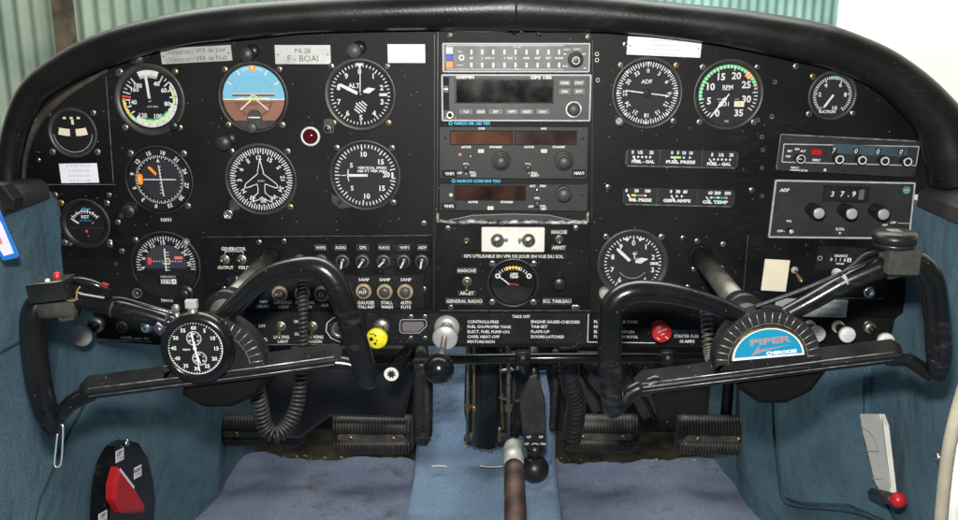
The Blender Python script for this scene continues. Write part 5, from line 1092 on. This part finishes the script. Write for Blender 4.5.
for x, y in ((114, 307), (168, 320)):
    b = t.mb(); q = P(x, y, DY); dd = (P(x + 6, y + 1.8, DY) - q).normalized(); b.tube([q - dd * .9, q + dd * .9], 10.6, rubber, smooth=False, n=20); b.build('cable_tie')
# clamp on the right yoke
t = Thing('mount_puck', 'black round mounting puck with velcro strap on the right yoke corner', 'mount', 894, 250, DY + .01); b = t.mb()
b.tube([(0, 7.5, -2), (0, 17, -2)], [20.5, 20.5], yokes, smooth=False, n=36); b.tube([(0, 3, -2), (0, 7.5, -2)], [18.5, 19.5], knobm, smooth=False, n=36); b.build('puck')
b = t.mb(); b.lathe((0, 17.1, -2), [(20, 0), (19, 1.2), (0, 1.6)], yokes, 36, ax=(0, 1, 0)); b.box(-6, 18.4, 6, 19, -10, 2, ridge, .2); b.build('puck_top')
b = t.mb(); b.tube([t.p(884, 266, DY + .004), t.p(900, 262, DY + .005), t.p(915, 264, DY + .006)], [14.5, 15.2, 14.8], velcro, n=26, smooth=False); b.rbox(-10, -22, 21, 3, 4, 15.6, velcro, 2, 1.2); b.build('strap')
t = Thing('mount_cable', 'thin dark cable running from the puck down the upper arm of the right yoke', 'cable', 845, 285, DY + .01); P = t.p
b = t.mb(); b.tube([P(878, 252, DY + .002), P(864, 256, DY + .004), P(850, 268, DY + .006), P(838, 275, DY + .008), P(805, 289, DY + .006), P(778, 299, DY + .002), P(755, 307, DY)], 2.2, yokes, n=10); b.tube([P(876, 258, DY + .004), P(856, 267, DY + .008), P(838, 274, DY + .008)], 1.6, knobm, n=8); b.build('cable')
for x, y in ((840, 279),):
    b = t.mb(); q = P(x, y, DY + .002); dd = (P(x + 6, y - 3.2, DY) - q).normalized(); b.tube([q - dd * .7, q + dd * .7], 11.4, dimw, smooth=False, n=20); b.build('cable_tie')
# paper clip
t = Thing('paper_clip', 'silver paper clip hanging from the lower left corner of the left yoke', 'paper clip', 57, 440, DY + .01, single=True); P = t.p
b = t.mb(); b.tube([P(61, 425, DY + .014), P(63, 427, DY + .016), P(62.5, 445, DY + .016), P(61, 463, DY + .016), P(57.5, 467, DY + .016), P(54.5, 464, DY + .016), P(56, 447, DY + .016), P(57.5, 434, DY + .016)], .85, mat('clip_wire', (.75, .75, .75), .3, metal=.7), n=8); b.build('paper_clip')
# coiled cords
t = Thing('coiled_cord', 'thick black coiled cord looping below the left yoke', 'cord', 275, 420, .2); P = t.p
b = t.mb(); b.helix([P(302, 281, .12), P(303, 310, .14), P(303, 345, .15), P(301, 375, .16), P(297, 405, .17), P(287, 426, .18), P(275, 435, .19), P(265, 426, .19), P(260, 405, .19), P(256, 385, .19)], lambda f: 4.0 + 3.0 * min(1, max(0, (f - .25) * 2.2)), 1.75, 52, rubber, per=10, n=6); b.build('cord')
t = Thing('coiled_cord', 'thin black coiled cord hanging beside the hub of the right yoke', 'cord', 708, 335, .1); P = t.p
b = t.mb(); b.helix([P(706, 312, .08), P(707, 330, .09), P(709, 350, .1), P(712, 362, .12)], 5.2, 1.2, 12, rubberg, per=10, n=6); b.build('cord')

# ================================================================== BELOW THE PANEL
t = Thing('cross_tube', 'black cross tube running along under the instrument panel', 'tube', 555, 358, -.06); P = t.p
b = t.mb(); b.tube([P(372, 360, -.06), P(560, 358, -.06), P(740, 358, -.06)], 5.0, yokem, smooth=False, n=16); b.build('tube')
for x in (523, 668): 
    b = t.mb(); b.tube([P(x, 352, -.055), P(x, 364, -.055)], 7.5, yokes, smooth=False, n=14); b.build('bracket')
# under-panel ducts
t = Thing('panel_valance', 'black bent sheet behind the left yoke below the toggle switches', 'valance', 370, 385, -.2); P = t.xy
b = t.mb(); b.prism([P(x, y) for x, y in ((290, 350), (412, 350), (414, 372), (404, 420), (330, 418), (300, 440), (262, 440), (258, 395))], -16, 0, mat('valance_black', (0.013, 0.013, 0.013), 0.32, bump=.5, bscale=30, var=.5, vscale=14), 4); b.build('sheet')
t = Thing('heater_duct', 'black corrugated heater duct left of the right yoke grip, under the panel', 'duct', 590, 385, -.2); P = t.p
b = t.mb(); b.tube([P(568, 345, -.26), P(570, 380, -.28), P(576, 405, -.32), P(572, 440, -.36)], 10, rubber, n=20); 
b.helix([P(568, 345, -.26), P(570, 380, -.28), P(576, 405, -.32), P(572, 440, -.36)], 10, .8, 20, rubber, per=16, n=5); b.build('duct')
t = Thing('tunnel_opening_shade', 'black sheet painting in the shade of the tunnel opening, behind the dark post', 'plate', 505, 395, -.40); P = t.xy
b = t.mb(); rnd = random.Random(21); top = [(466, 330), (556, 330)]; bot = [(552, 400), (546, 418), (538, 426), (530, 440), (520, 436), (512, 446), (500, 440), (480, 444), (468, 436), (464, 410)]
b.prism([P(x, y) for x, y in top + bot], -4, 0, MATS.get('greasy_black') or mat('greasy_black', (0.010, 0.010, 0.010), 0.35, bump=.6, bscale=90, var=.5, vscale=40, dust=.12, dscale=260), 1); b.build('plate')  # sheet coloured black to paint in the shade of the torn tunnel opening
for k in range(22):
    x = rnd.uniform(468, 545); y = rnd.uniform(352, 430); r = rnd.uniform(1.2, 2.6); u, v = P(x, y)
    b = t.mb(); b.lathe((u, v, 0), [(r, 0), (r, 1.5), (r * .6, 2.5), (0, 2.6)], rnd.choice([steel, brass, rubber, rubber]), 8); b.build('bolt')
for k, (xa, ya, xb, yb, r, m) in enumerate(((492, 350, 496, 428, 1.6, steel), (500, 350, 503, 430, 1.0, brass), (514, 352, 511, 424, 2.6, rubber), (520, 350, 524, 372, 3.2, steel), (556, 350, 552, 430, 3.4, rubber), (478, 355, 500, 366, 1.8, brass), (496, 372, 520, 368, 2.2, steel), (497, 398, 522, 402, 2.0, rubber))):
    b = t.mb(); a = t.p(xa, ya, -.36); c = t.p(xb, yb, -.36); b.tube([a, (a + c) / 2 + Vector((rnd.uniform(-2, 2), 0, rnd.uniform(0, 5))), c], r, m, n=10); b.build('linkage')
for x, y, d_, nm, lab in ((590, 392, -.3, 'hanging_bracket', 'bent black bracket left of the third rudder pedal arm'), (640, 398, -.3, 'hanging_bracket', 'bent black bracket right of the third rudder pedal arm')):
    q = Thing(nm, lab, 'bracket', x, y, d_, group='bent black brackets in the footwell'); b = q.mb(); b.prism([(-16, 40), (14, 40), (10, 8), (18, -16), (4, -24), (-6, -6), (-18, -2)], -4, 0, rubber, 1.5); b.build('sheet')
    b = q.mb(); b.tube([(-12, 36, 2), (-4, 12, 5), (6, -2, 6), (14, -20, 3)], 2.2, yokem, n=10); b.build('cable'); q.screw(0, 18, 0, 2.6); q.screw(4, 30, 0, 2.2)
t = Thing('nose_gear_tube', 'thick dark vertical post rising out of the torn tunnel boot', 'post', 485, 400, -.3); P = t.p
b = t.mb(); b.tube([P(487, 330, -.26), P(486, 380, -.28), P(485, 440, -.31)], 12.6, mat('greasy_black', (0.010, 0.010, 0.010), 0.3, var=.5, vscale=40, dust=.08), smooth=False, n=24); b.build('post')
t = Thing('torn_boot', 'ragged dusty brown boot around the foot of the dark post', 'boot', 486, 437, -.33); b = t.mb(); rnd = random.Random(8)
rows = []
for k in range(8):
    row = []
    for i in range(33):
        a = 2 * math.pi * i / 32; f = k / 7; r = 12 + 9 * f + rnd.uniform(-1.2, 1.2); row.append((r * math.cos(a) * 1.05, r * math.sin(a) * .42 - f * 3 + rnd.uniform(-1, 1), 14 - 16 * f + rnd.uniform(-1.5, 1.5)))
    row[-1] = row[0]; rows.append(row)
b.quadstrip(rows, boot); b.build('fabric')
b = t.mb()
for k in range(40): 
    a = rnd.uniform(math.pi, 2 * math.pi); r = rnd.uniform(17, 24); c = Vector((r * math.cos(a), r * math.sin(a) * .5 - 2, rnd.uniform(0, 6))); b.add([c + Vector((rnd.uniform(-2, 2), rnd.uniform(-2, 2), rnd.uniform(-2, 2))) for _ in range(3)], [(0, 1, 2)], foam if k % 2 else boot)
b.build('torn_edge')
for x, m, lab, r, y1 in ((467.5, steel, 'thin grey control rod left of the dark post', 1.6, 442), (474, mat('gold_rod', (.35, .27, .10), .35, metal=.7), 'thin gold control rod left of the dark post', 1.2, 436), (508.5, steel, 'thin grey control rod right of the dark post', 2.0, 442)):
    t = Thing('control_rod', lab, 'rod', x, 400, -.24, group='thin control rods under the panel'); b = t.mb(); b.tube([t.p(x, 340, -.2), t.p(x, y1, -.28)], r, m, smooth=False, n=10); b.build('rod'); b = t.mb(); q = t.p(x, 405, -.255); b.tube([q, q + Vector((0, -6, 0))], r * 1.9, brass, smooth=False, n=10); b.build('fitting')
t = Thing('trim_lever', 'flat black lever with white lettering and a round ball knob on its end', 'lever', 535, 440, -.12); P = t.p
b = t.mb(); b.prism([t.xy(x, y) for x, y in ((530, 378), (537, 376), (545, 400), (546, 446), (524, 446), (519, 400))], -5, 0, rubber, 1); b.tube([P(534, 340, -.16), P(534, 390, -.125)], 5, yokes, n=12, smooth=False); b.build('arm')
b = t.mb(); b.rbox(*t.xy(524, 447.5, 1), *t.xy(546, 434, 1), 0.2, 1.6, knobm, 1, .3)
for (x, y, s_) in ((529, 437, 'UP'), (541, 437, 'UP'), (527, 444, 'UP'), (543, 444, 'DN')): u, v = t.xy(x, y, 1.8); b.text(s_, u, v, 2.3, 1.8, white, bold=.05)
u, v = t.xy(535, 447, 1.8); b.arc((u, v - 2), 5, 6, -60, 60, 1.82, white); b.build('label_block')
b = t.mb(); b.sphere((0, t.l(535, 468).y, 2), 14, knobm, 30); b.tube([(0, -4, 0), (0, -16, 0)], 8, knobm, n=18, smooth=False); b.build('ball_knob')
t = Thing('torn_lining', 'pale blue torn lining edge with brown glue right of the black lever', 'lining', 545, 390, -.26); b = t.mb()
b.prism([t.xy(x, y) for x, y in ((536, 372), (546, 371), (550, 395), (549, 425), (552, 460), (540, 470), (543, 430), (541, 405))], -1.5, 0, c_tun, .4); b.build('lining'); b = t.mb(); b.tube([t.l(537, 373, 1), t.l(539, 385, 1), t.l(541, 400, 1)], 2.0, mat('glue_tan', (.42, .28, .15), .7, bump=.6), n=8); b.build('glue_edge')
# flap handle
a = U(513.5, 447, -.12); t = Thing('flap_handle', 'worn flap lever with a bare metal collar lying along the tunnel', 'handle', O=a, B=B0, sc=.00125)
L_ = .62 / t.s
b = t.mb(); b.tube([(0, -1.5, 42), (0, -1.5, 50), (0, -6, 200), (0, -12, L_)], 10.0, rust, n=24, smooth=False); b.build('lever'); b = t.mb(); b.tube([(0, -1, -1), (0, -1.5, 44)], 9.8, bareal, n=28, smooth=False, round_caps=False); b.lathe((0, -1, -3), [(7, -2), (9.6, 2)], bareal, 28); b.tube([(0, -1, -1), (0, -1, -14)], 5, steel, n=16, smooth=False); b.build('collar')
# brake lever
t = Thing('brake_handle', 'black ribbed plastic handbrake grip hanging below the tag plate', 'handle', 422, 400, .02); P = t.p
b = t.mb(); pts = [t.xy(x, y) for x, y in ((414, 364), (431, 364), (432.5, 380), (432, 436), (427, 446), (418, 446), (413.5, 436), (412.5, 380))]; b.prism(pts, -10, 3, yokes, 2.5); b.build('grip')
b = t.mb()
for r_ in (4.6, 2.6): 
    u0, v0 = t.xy(422.5, 376, 3); u1, v1 = t.xy(422.5, 432, 3); PP = [(u0 + r_ * math.cos(R(a)), v0 + r_ * math.sin(R(a)), 3.2) for a in range(0, 181, 20)] + [(u0 + r_ * math.cos(R(a)), v1 + r_ * math.sin(R(a)), 3.2) for a in range(180, 361, 20)]; PP.append(PP[0]); b.tube(PP, .5, rubber, n=6, smooth=False)
for k in range(-3, 4): b.tube([(u0 + k * 2.3, v0 + 11, 3.2), (u0 + k * 2.3, v0 + 6, 3.2)], .5, rubber, n=5, smooth=False); b.tube([(u0 + k * 2.3, v1 - 5, 3.2), (u0 + k * 2.3, v1 - 10, 2.6)], .5, rubber, n=5, smooth=False)
b.build('grip_ribs')
b = t.mb(); b.tube([P(421, 345, -.03), P(421.5, 366, .012)], 7, yokes, n=16, smooth=False); b.lathe(P(421.5, 363, .012), [(10, -1), (10, 2), (8, 3.5), (0, 4)], yokes, 18, ax=(0, 1, 0)); b.build('stem')
t = Thing('primer_pump', 'black cylinder with a white notched end angled out left of the brake grip', 'handle', 391, 373, .05); P = t.p
b = t.mb(); b.tube([P(410, 350, -.02), P(392, 373, .05)], 7.2, yokem, n=20, smooth=False); b.build('barrel'); b = t.mb(); q = P(391.5, 373.5, .053); b.arc((q.x, q.y), 4.2, 7, 0, 360, q.z + 2, whiteplastic, 24); b.disc((q.x, q.y), 4.4, q.z + 1.9, dark)
for a in range(0, 360, 45): x, y = clk(5, a); b.line(q.x + x * .6, q.y + y * .6, q.x + x, q.y + y, 1.2, q.z + 2.1, whiteplastic)
b.build('end_cap')
# ------------------------------------------------------------------ rudder pedals
def pedal(px, py, wd, ht, label, rot=0, rivets=(-.25, .28), first=[None]):
    t = Thing('rudder_pedal', label, 'pedal', px, py, -.36, rot=rot, group='row of ribbed rubber rudder pedals'); b = t.mb(); h2 = ht / 2; w2 = wd / 2
    # barrel-backed pad: curved section with shallow central band
    n = 16; rows = []
    prof = [(-h2, -9), (-h2 - .3, -3), (-h2 + 2.5, 1.5), (-h2 * .55, 3.6), (-4.2, 4.4), (-4, 3.4), (0, 3.9), (4, 3.4), (4.2, 4.4), (h2 * .55, 3.6), (h2 - 2.5, 1.5), (h2 + .3, -3), (h2, -9)]
    for (v, w_) in prof:
        row = []
        for k in range(n + 1):
            f = k / n * 2 - 1; e = max(0, (abs(f) - .86) / .14); row.append((w2 * f, v * (1 - .14 * e * e), w_ - 4 * e * e - 1.2 * f * f))
        rows.append(row)
    b.quadstrip(rows, mat('pedal_rubber', (0.022, 0.020, 0.017), 0.45, var=.3, vscale=80)); b.prism([(-w2, -h2 * .86), (w2, -h2 * .86), (w2, h2 * .86), (-w2, h2 * .86)], -10, -8, rubber); b.add([rows[k][0] for k in range(len(rows))], [tuple(range(len(rows)))], rubberg); b.add([rows[k][-1] for k in range(len(rows))], [tuple(range(len(rows)))], rubberg)
    b.build('pad')
    b = t.mb(); K = int(wd / 2.9)
    for k in range(1, K):
        u = -w2 + wd * k / K; f = u / w2; dz = -1.2 * f * f
        e = max(0, (abs(f) - .86) / .14); dz -= 4 * e * e
        for q in (-1, 1):
            b.tube([(u, q * 5, 4.4 + dz), (u, q * h2 * .55, 3.8 + dz), (u, q * (h2 - 2.6), 1.6 + dz), (u, q * (h2 - .2) * (1 - .1 * e), -2.4 + dz)], .62, rubberg, n=5, smooth=False)
    b.build('ribs')
    b = t.mb(); b.rbox(-w2 * .84, -3.6, w2 * .84, 3.6, 2.5, 4.2, rubberg, 3.4, .8); b.build('centre_band')
    for f in rivets: t.screw(f * wd, 0, 4.2, 2.7, m=brass, name='rivet', head=1.6)
    b = t.mb(); b.tube([(-w2 * .9, 8, -14), (w2 * .9, 8, -14)], 5, yokem, n=12, smooth=False); b.tube([(w2 * .3, 4, -14), (w2 * .35, 60, -20), (w2 * .4, 130, -40)], 5.5, yokem, n=12); b.build('arm')
    return t
pedal(259, 433, 82, 31, 'leftmost ribbed rudder pedal, half hidden by the coiled cord')
pedal(371.5, 436.5, 77, 38, 'second ribbed rudder pedal from the left, beside the handbrake grip')
pedal(601.5, 435.5, 72, 37, 'third ribbed rudder pedal, behind the lower corner of the right yoke')
pedal(716.5, 437.5, 73, 39, 'rightmost ribbed rudder pedal, next to the teal side carpet')
# foam and torn edge bits along the carpet front
t = Thing('torn_foam', 'crumbs of yellow foam along the torn front edge of the floor carpets', None, O=U(480, 455, -BK + .01), sc=.0016, kind='stuff', single=True); b = t.mb(); rnd = random.Random(3)
for k in range(60):
    x = rnd.choice([rnd.uniform(248, 330), rnd.uniform(248, 420), rnd.uniform(556, 590), rnd.uniform(560, 715), rnd.uniform(655, 690)]); q = t.loc(Vector((U(x, 456, -BK + .02).x, BK - rnd.uniform(-.004, .012), ZF + .004))); r = rnd.uniform(.6, 2.2)
    b.add([q + Vector((rnd.uniform(-r, r) * 1.6, rnd.uniform(-r, r) * .7, rnd.uniform(-r, r))) for _ in range(4)], [(0, 1, 2), (0, 2, 3), (1, 2, 3)], foam if k % 3 else boot)
b.build('torn_foam'); t.root['label'] = 'crumbs of yellow foam along the torn front edge of the floor carpets'
# seam thread on tunnel
t = Thing('seam_thread', 'frayed cream thread along the cross seam of the light blue tunnel carpet', 'thread', O=Vz(470, 466, ZF + .066), sc=.0013, B=B0, single=True); b = t.mb()
pp = [t.loc(Vz(x, y, ZF + .068)) for x, y in ((432, 466.5), (440, 466), (447, 466.5))]; b.tube(pp, .8, cream, n=6); pp = [t.loc(Vz(x, y, ZF + .068)) for x, y in ((480, 466), (490, 467), (503, 466.3))]; b.tube(pp, .7, cream, n=6)
b.build('seam_thread')
# ================================================================== SIDE WALL ITEMS
def wall_thing(name, label, cat, px, py, sgn, off=0.004, **k):
    p0, n_, B_ = wallB(sgn); p0 = p0 + n_ * off
    if not k.pop('taper', False):
        # parallel part of the wall (nearer than the panel) has a straight normal
        q = Pl(px, py, p0, n_)
        if q.y < 0: n_ = Vector((1, 0, 0)) * (-sgn); p0 = Vector((XL0 if sgn < 0 else XR0, 0, 0)) + n_ * off; B_ = Matrix((Vector((0, 0, 1)).cross(n_), Vector((0, 0, 1)), n_)).transposed()
    O = Pl(px, py, p0, n_); t = Thing(name, label, cat, O=O, B=B_, sc=.001, **k); t.pn = (p0, n_)
    t.q = lambda x, y, w=0: (lambda v: (v.x, v.y))(t.loc(Pl(x, y, p0 + n_ * w * .001, n_)))
    return t
t = wall_thing('fuel_selector', 'black oval fuel selector with a red pointed handle on the left side wall', 'fuel selector', 122, 488, -1, .008)
ov = [(96, 525), (97, 500), (99, 480), (104, 460), (112, 446), (123, 440), (134, 443), (142, 456), (147, 478), (149, 500), (147, 525)]
b = t.mb(); b.prism([t.q(x, y) for x, y in ov], -8, 10, yokem, 4); b.build('housing')
ov2 = [(111, 520), (112, 490), (116, 468), (123, 452), (132, 449), (140, 460), (145, 482), (147, 505), (144, 520)]
b = t.mb(); b.prism([t.q(x, y, 12) for x, y in ov2], 8, 12, knobm, 1.5); b.build('face')
b = t.mb(); b.prism([t.q(x, y, 22) for x, y in ((119, 467), (128, 477), (137, 491), (144, 503), (145, 512), (130, 514), (122, 513), (114, 500), (114, 485))], 12, 24, redp, 4); a = t.q(119.5, 469, 24); c = t.q(134, 488, 24)
hd = b.build('handle'); b = t.mb(); b.line(*a, *c, 3.2, 24.3, whitep); b.build('pointer_line', hd)
for x, y, s_ in ((120, 455.5, 'LEFT'), (138, 472, 'RIGHT'), (103, 518, 'OFF')):
    b = t.mb(); u, v = t.q(x, y, 12.5); b.box(u - 9, v - 7, u + 9, v + 7, 12, 12.6, whitep, .2, a=-12); b.text(s_, u, v + 3, 4.5, 12.8, dark, rot=-12, bold=.03); b.text('17 GAL', u, v - 3, 3.2, 12.8, dark, rot=-12); b.build('tank_label')
b = t.mb(); u, v = t.q(128, 443, 11); b.sphere((u, v, 10), 5, chrome, 16, .6); b.build('top_screw')
# quarter panel carpet on the right, with the lever plate behind its edge
p0, n_, B_ = wallB(1); 
t = Thing('quarter_carpet_panel', None, None, O=Pl(820, 450, p0, n_), B=B_, sc=.001, kind='structure', single=True); Q = lambda x, y, w=5: (lambda v: (v.x, v.y))(t.loc(Pl(x, y, p0 + n_ * w * .001, n_)))
b = t.mb(); b.prism([Q(x, y) for x, y in ((777, 395), (776, 430), (779, 470), (783, 500), (800, 505), (850, 508), (905, 530), (885, 505), (876, 482), (869, 450), (864, 430), (863, 405), (866, 370), (880, 330), (800, 330))], -4, 5, c_teal, 4.5); b.build('quarter_carpet_panel')
t = wall_thing('heater_lever_plate', 'ivory lever plate with a red ball knob tucked behind the carpet edge at right', 'lever plate', 880, 457, 1, .012)
b = t.mb(); b.prism([t.q(x, y) for x, y in ((862, 414), (882, 414), (886, 425), (894, 494), (886, 498), (877, 482), (870, 452), (865, 432))], -3, 3, whiteplastic, 1.2); b.build('plate')
b = t.mb(); PP = [t.q(x, y, 3.3) for x, y in ((862, 428), (868, 431), (874, 438), (878, 451))]; b.pline(PP, 1.2, 3.4, dimw); b.pline([t.q(x, y, 3.3) for x, y in ((864, 451), (879, 451.5))], 1.0, 3.4, dimw); b.pline([t.q(x, y, 3.3) for x, y in ((872, 479), (882, 479.5))], 1.0, 3.4, dimw); b.pline([t.q(x, y, 3.3) for x, y in ((882, 417), (886, 450), (891, 488))], 2.0, 3.5, mat('plate_groove', (.30, .29, .26), .5)); b.build('engraving')
b = t.mb(); a = t.q(872, 494, 8); c = t.q(893, 499, 18); b.tube([(*a, 6), (*c, 20)], 6.5, bezel, n=16, smooth=False); b.build('lever'); b = t.mb(); b.sphere((*t.q(896, 500, 26), 24), 7.8, redp, 24); b.build('ball_knob')
t = wall_thing('wall_screw', 'single bright screw in the teal carpet near the right edge', 'screw', 937.5, 457, 1, .003); b = t.mb(); b.lathe((0, 0, 0), [(4.5, 0), (4, 2), (0, 3)], chrome, 16); b.build('head')
# door seal at the right edge
t = Thing('door_seal', 'beige door seal tube running up the right edge of the photo', 'door seal', 947, 460, .32, single=True); b = t.mb()
b.tube([t.p(x, y, .32) for x, y in ((968, 375), (957, 412), (949, 447), (944, 485), (940, 530), (938, 560))], 6.0, hose, n=14); b.tube([t.p(x, y, .31) for x, y in ((980, 385), (969, 420), (961, 450), (956, 485), (952, 530), (950, 560))], 7.0, whiteplastic, n=14); b.build('door_seal')
def seam(sgn, pts, lift=3):
    p0, n_, B_ = wallB(sgn); P3 = []
    for x, y in pts:
        q = Pl(x, y, p0 + n_ * lift * .001, n_)
        if q.y < 0: n2 = Vector((1, 0, 0)) * (-sgn); q = Pl(x, y, p0 + n2 * lift * .001, n2)
        P3.append(q)
    t = Thing('carpet_seam', None, None, O=P3[0], B=Matrix.Identity(3), sc=.001, kind='structure', single=True); b = t.mb(); b.tube([t.loc(q) for q in P3], 1.3, c_seam, n=8); b.build('carpet_seam')
seam(1, [(772, 392), (774, 440), (778, 474), (783, 500), (800, 507), (850, 512), (880, 522)]); seam(1, [(864, 385), (864, 430), (869, 455), (876, 482), (886, 503), (896, 520)], 6)
seam(-1, [(84, 404), (66, 440), (50, 478), (40, 500), (33, 530)]); seam(-1, [(0, 352), (22, 340), (40, 330)], 4)
# left seam flap
p0l = Vector((XL0, 0, 0)); nl = Vector((1, 0, 0)); Bl = Matrix((Vector((0, 0, 1)).cross(nl), Vector((0, 0, 1)), nl)).transposed()
t = Thing('left_carpet_flap', None, None, O=Pl(30, 460, p0l, nl), B=Bl, sc=.001, kind='structure', single=True); Q = lambda x, y, w=5: (lambda v: (v.x, v.y))(t.loc(Pl(x, y, p0l + nl * w * .001, nl)))
b = t.mb(); b.prism([Q(x, y) for x, y in ((-60, 395), (-20, 392), (30, 398), (52, 402), (46, 425), (42, 450), (33, 490), (28, 530), (-60, 560))], -4, 5, c_teal, 2); b.build('left_carpet_flap')
# sills on top of the side walls
def sill(name, X, z, sgn, label):
    t = Thing(name, label, 'sill', O=Vector((X, 0, z)), B=Matrix.Identity(3), sc=1.0, single=True, group='dark grey side sills'); b = t.mb()
    x0, x1 = (-.10, .002) if sgn < 0 else (-.002, .10)
    sec = [(x0, -.004), (x1, -.004), (x1, .010), (x1 - sgn * -.008 * 1, .016), (x0, .020)] if sgn < 0 else [(x0, -.004), (x1, -.004), (x1, .020), (x0 + .008, .016), (x0, .010)]
    rows = [[(x, y, zz) for x, zz in sec + sec[:1]] for y in (-.012, -.8)]
    b.quadstrip(rows, trimg, False); b.add([(x, -.012, zz) for x, zz in sec], [tuple(range(5))], trimg); b.build(name)
sill('side_sill', XL0, ZTL, -1, 'dark grey padded sill above the left teal side carpet')
sill('side_sill', XR0, U(925, 200, 0).z, 1, 'dark grey padded sill above the right teal side carpet')
t = Thing('sill_latch', 'black angular latch block on the left sill at the photo edge', 'latch', 5, 200, .10, single=True); b = t.mb(); b.prism([t.xy(x, y) for x, y in ((-14, 184), (5, 185), (16, 199), (15, 209), (2, 214), (-14, 214))], -14, 4, yokes, 2); b.build('sill_latch')
t = Thing('paper_card', 'white card with a bright blue border leaning on the left side wall', 'card', 5, 235, .16); Q = t.xy
b = t.mb(); b.prism([Q(x, y) for x, y in ((-16, 206), (-2, 206), (4, 222), (18.5, 255), (17, 258), (3, 261), (-4, 250), (-16, 220))], -1.2, 0, mat('card_blue', (.02, .18, .62), .4), .3); b.build('border'); b = t.mb(); b.prism([Q(x, y) for x, y in ((-14, 214), (-4, 214), (2, 224), (14, 253), (4, 256), (-3, 245), (-14, 224))], 0, .3, whitep); b.build('paper')
b = t.mb(); b.prism([Q(x, y) for x, y in ((-8, 236), (0, 236), (3, 243), (-2, 246), (-8, 240))], .3, .5, mat('card_pink', (.7, .25, .25), .5)); b.build('print')
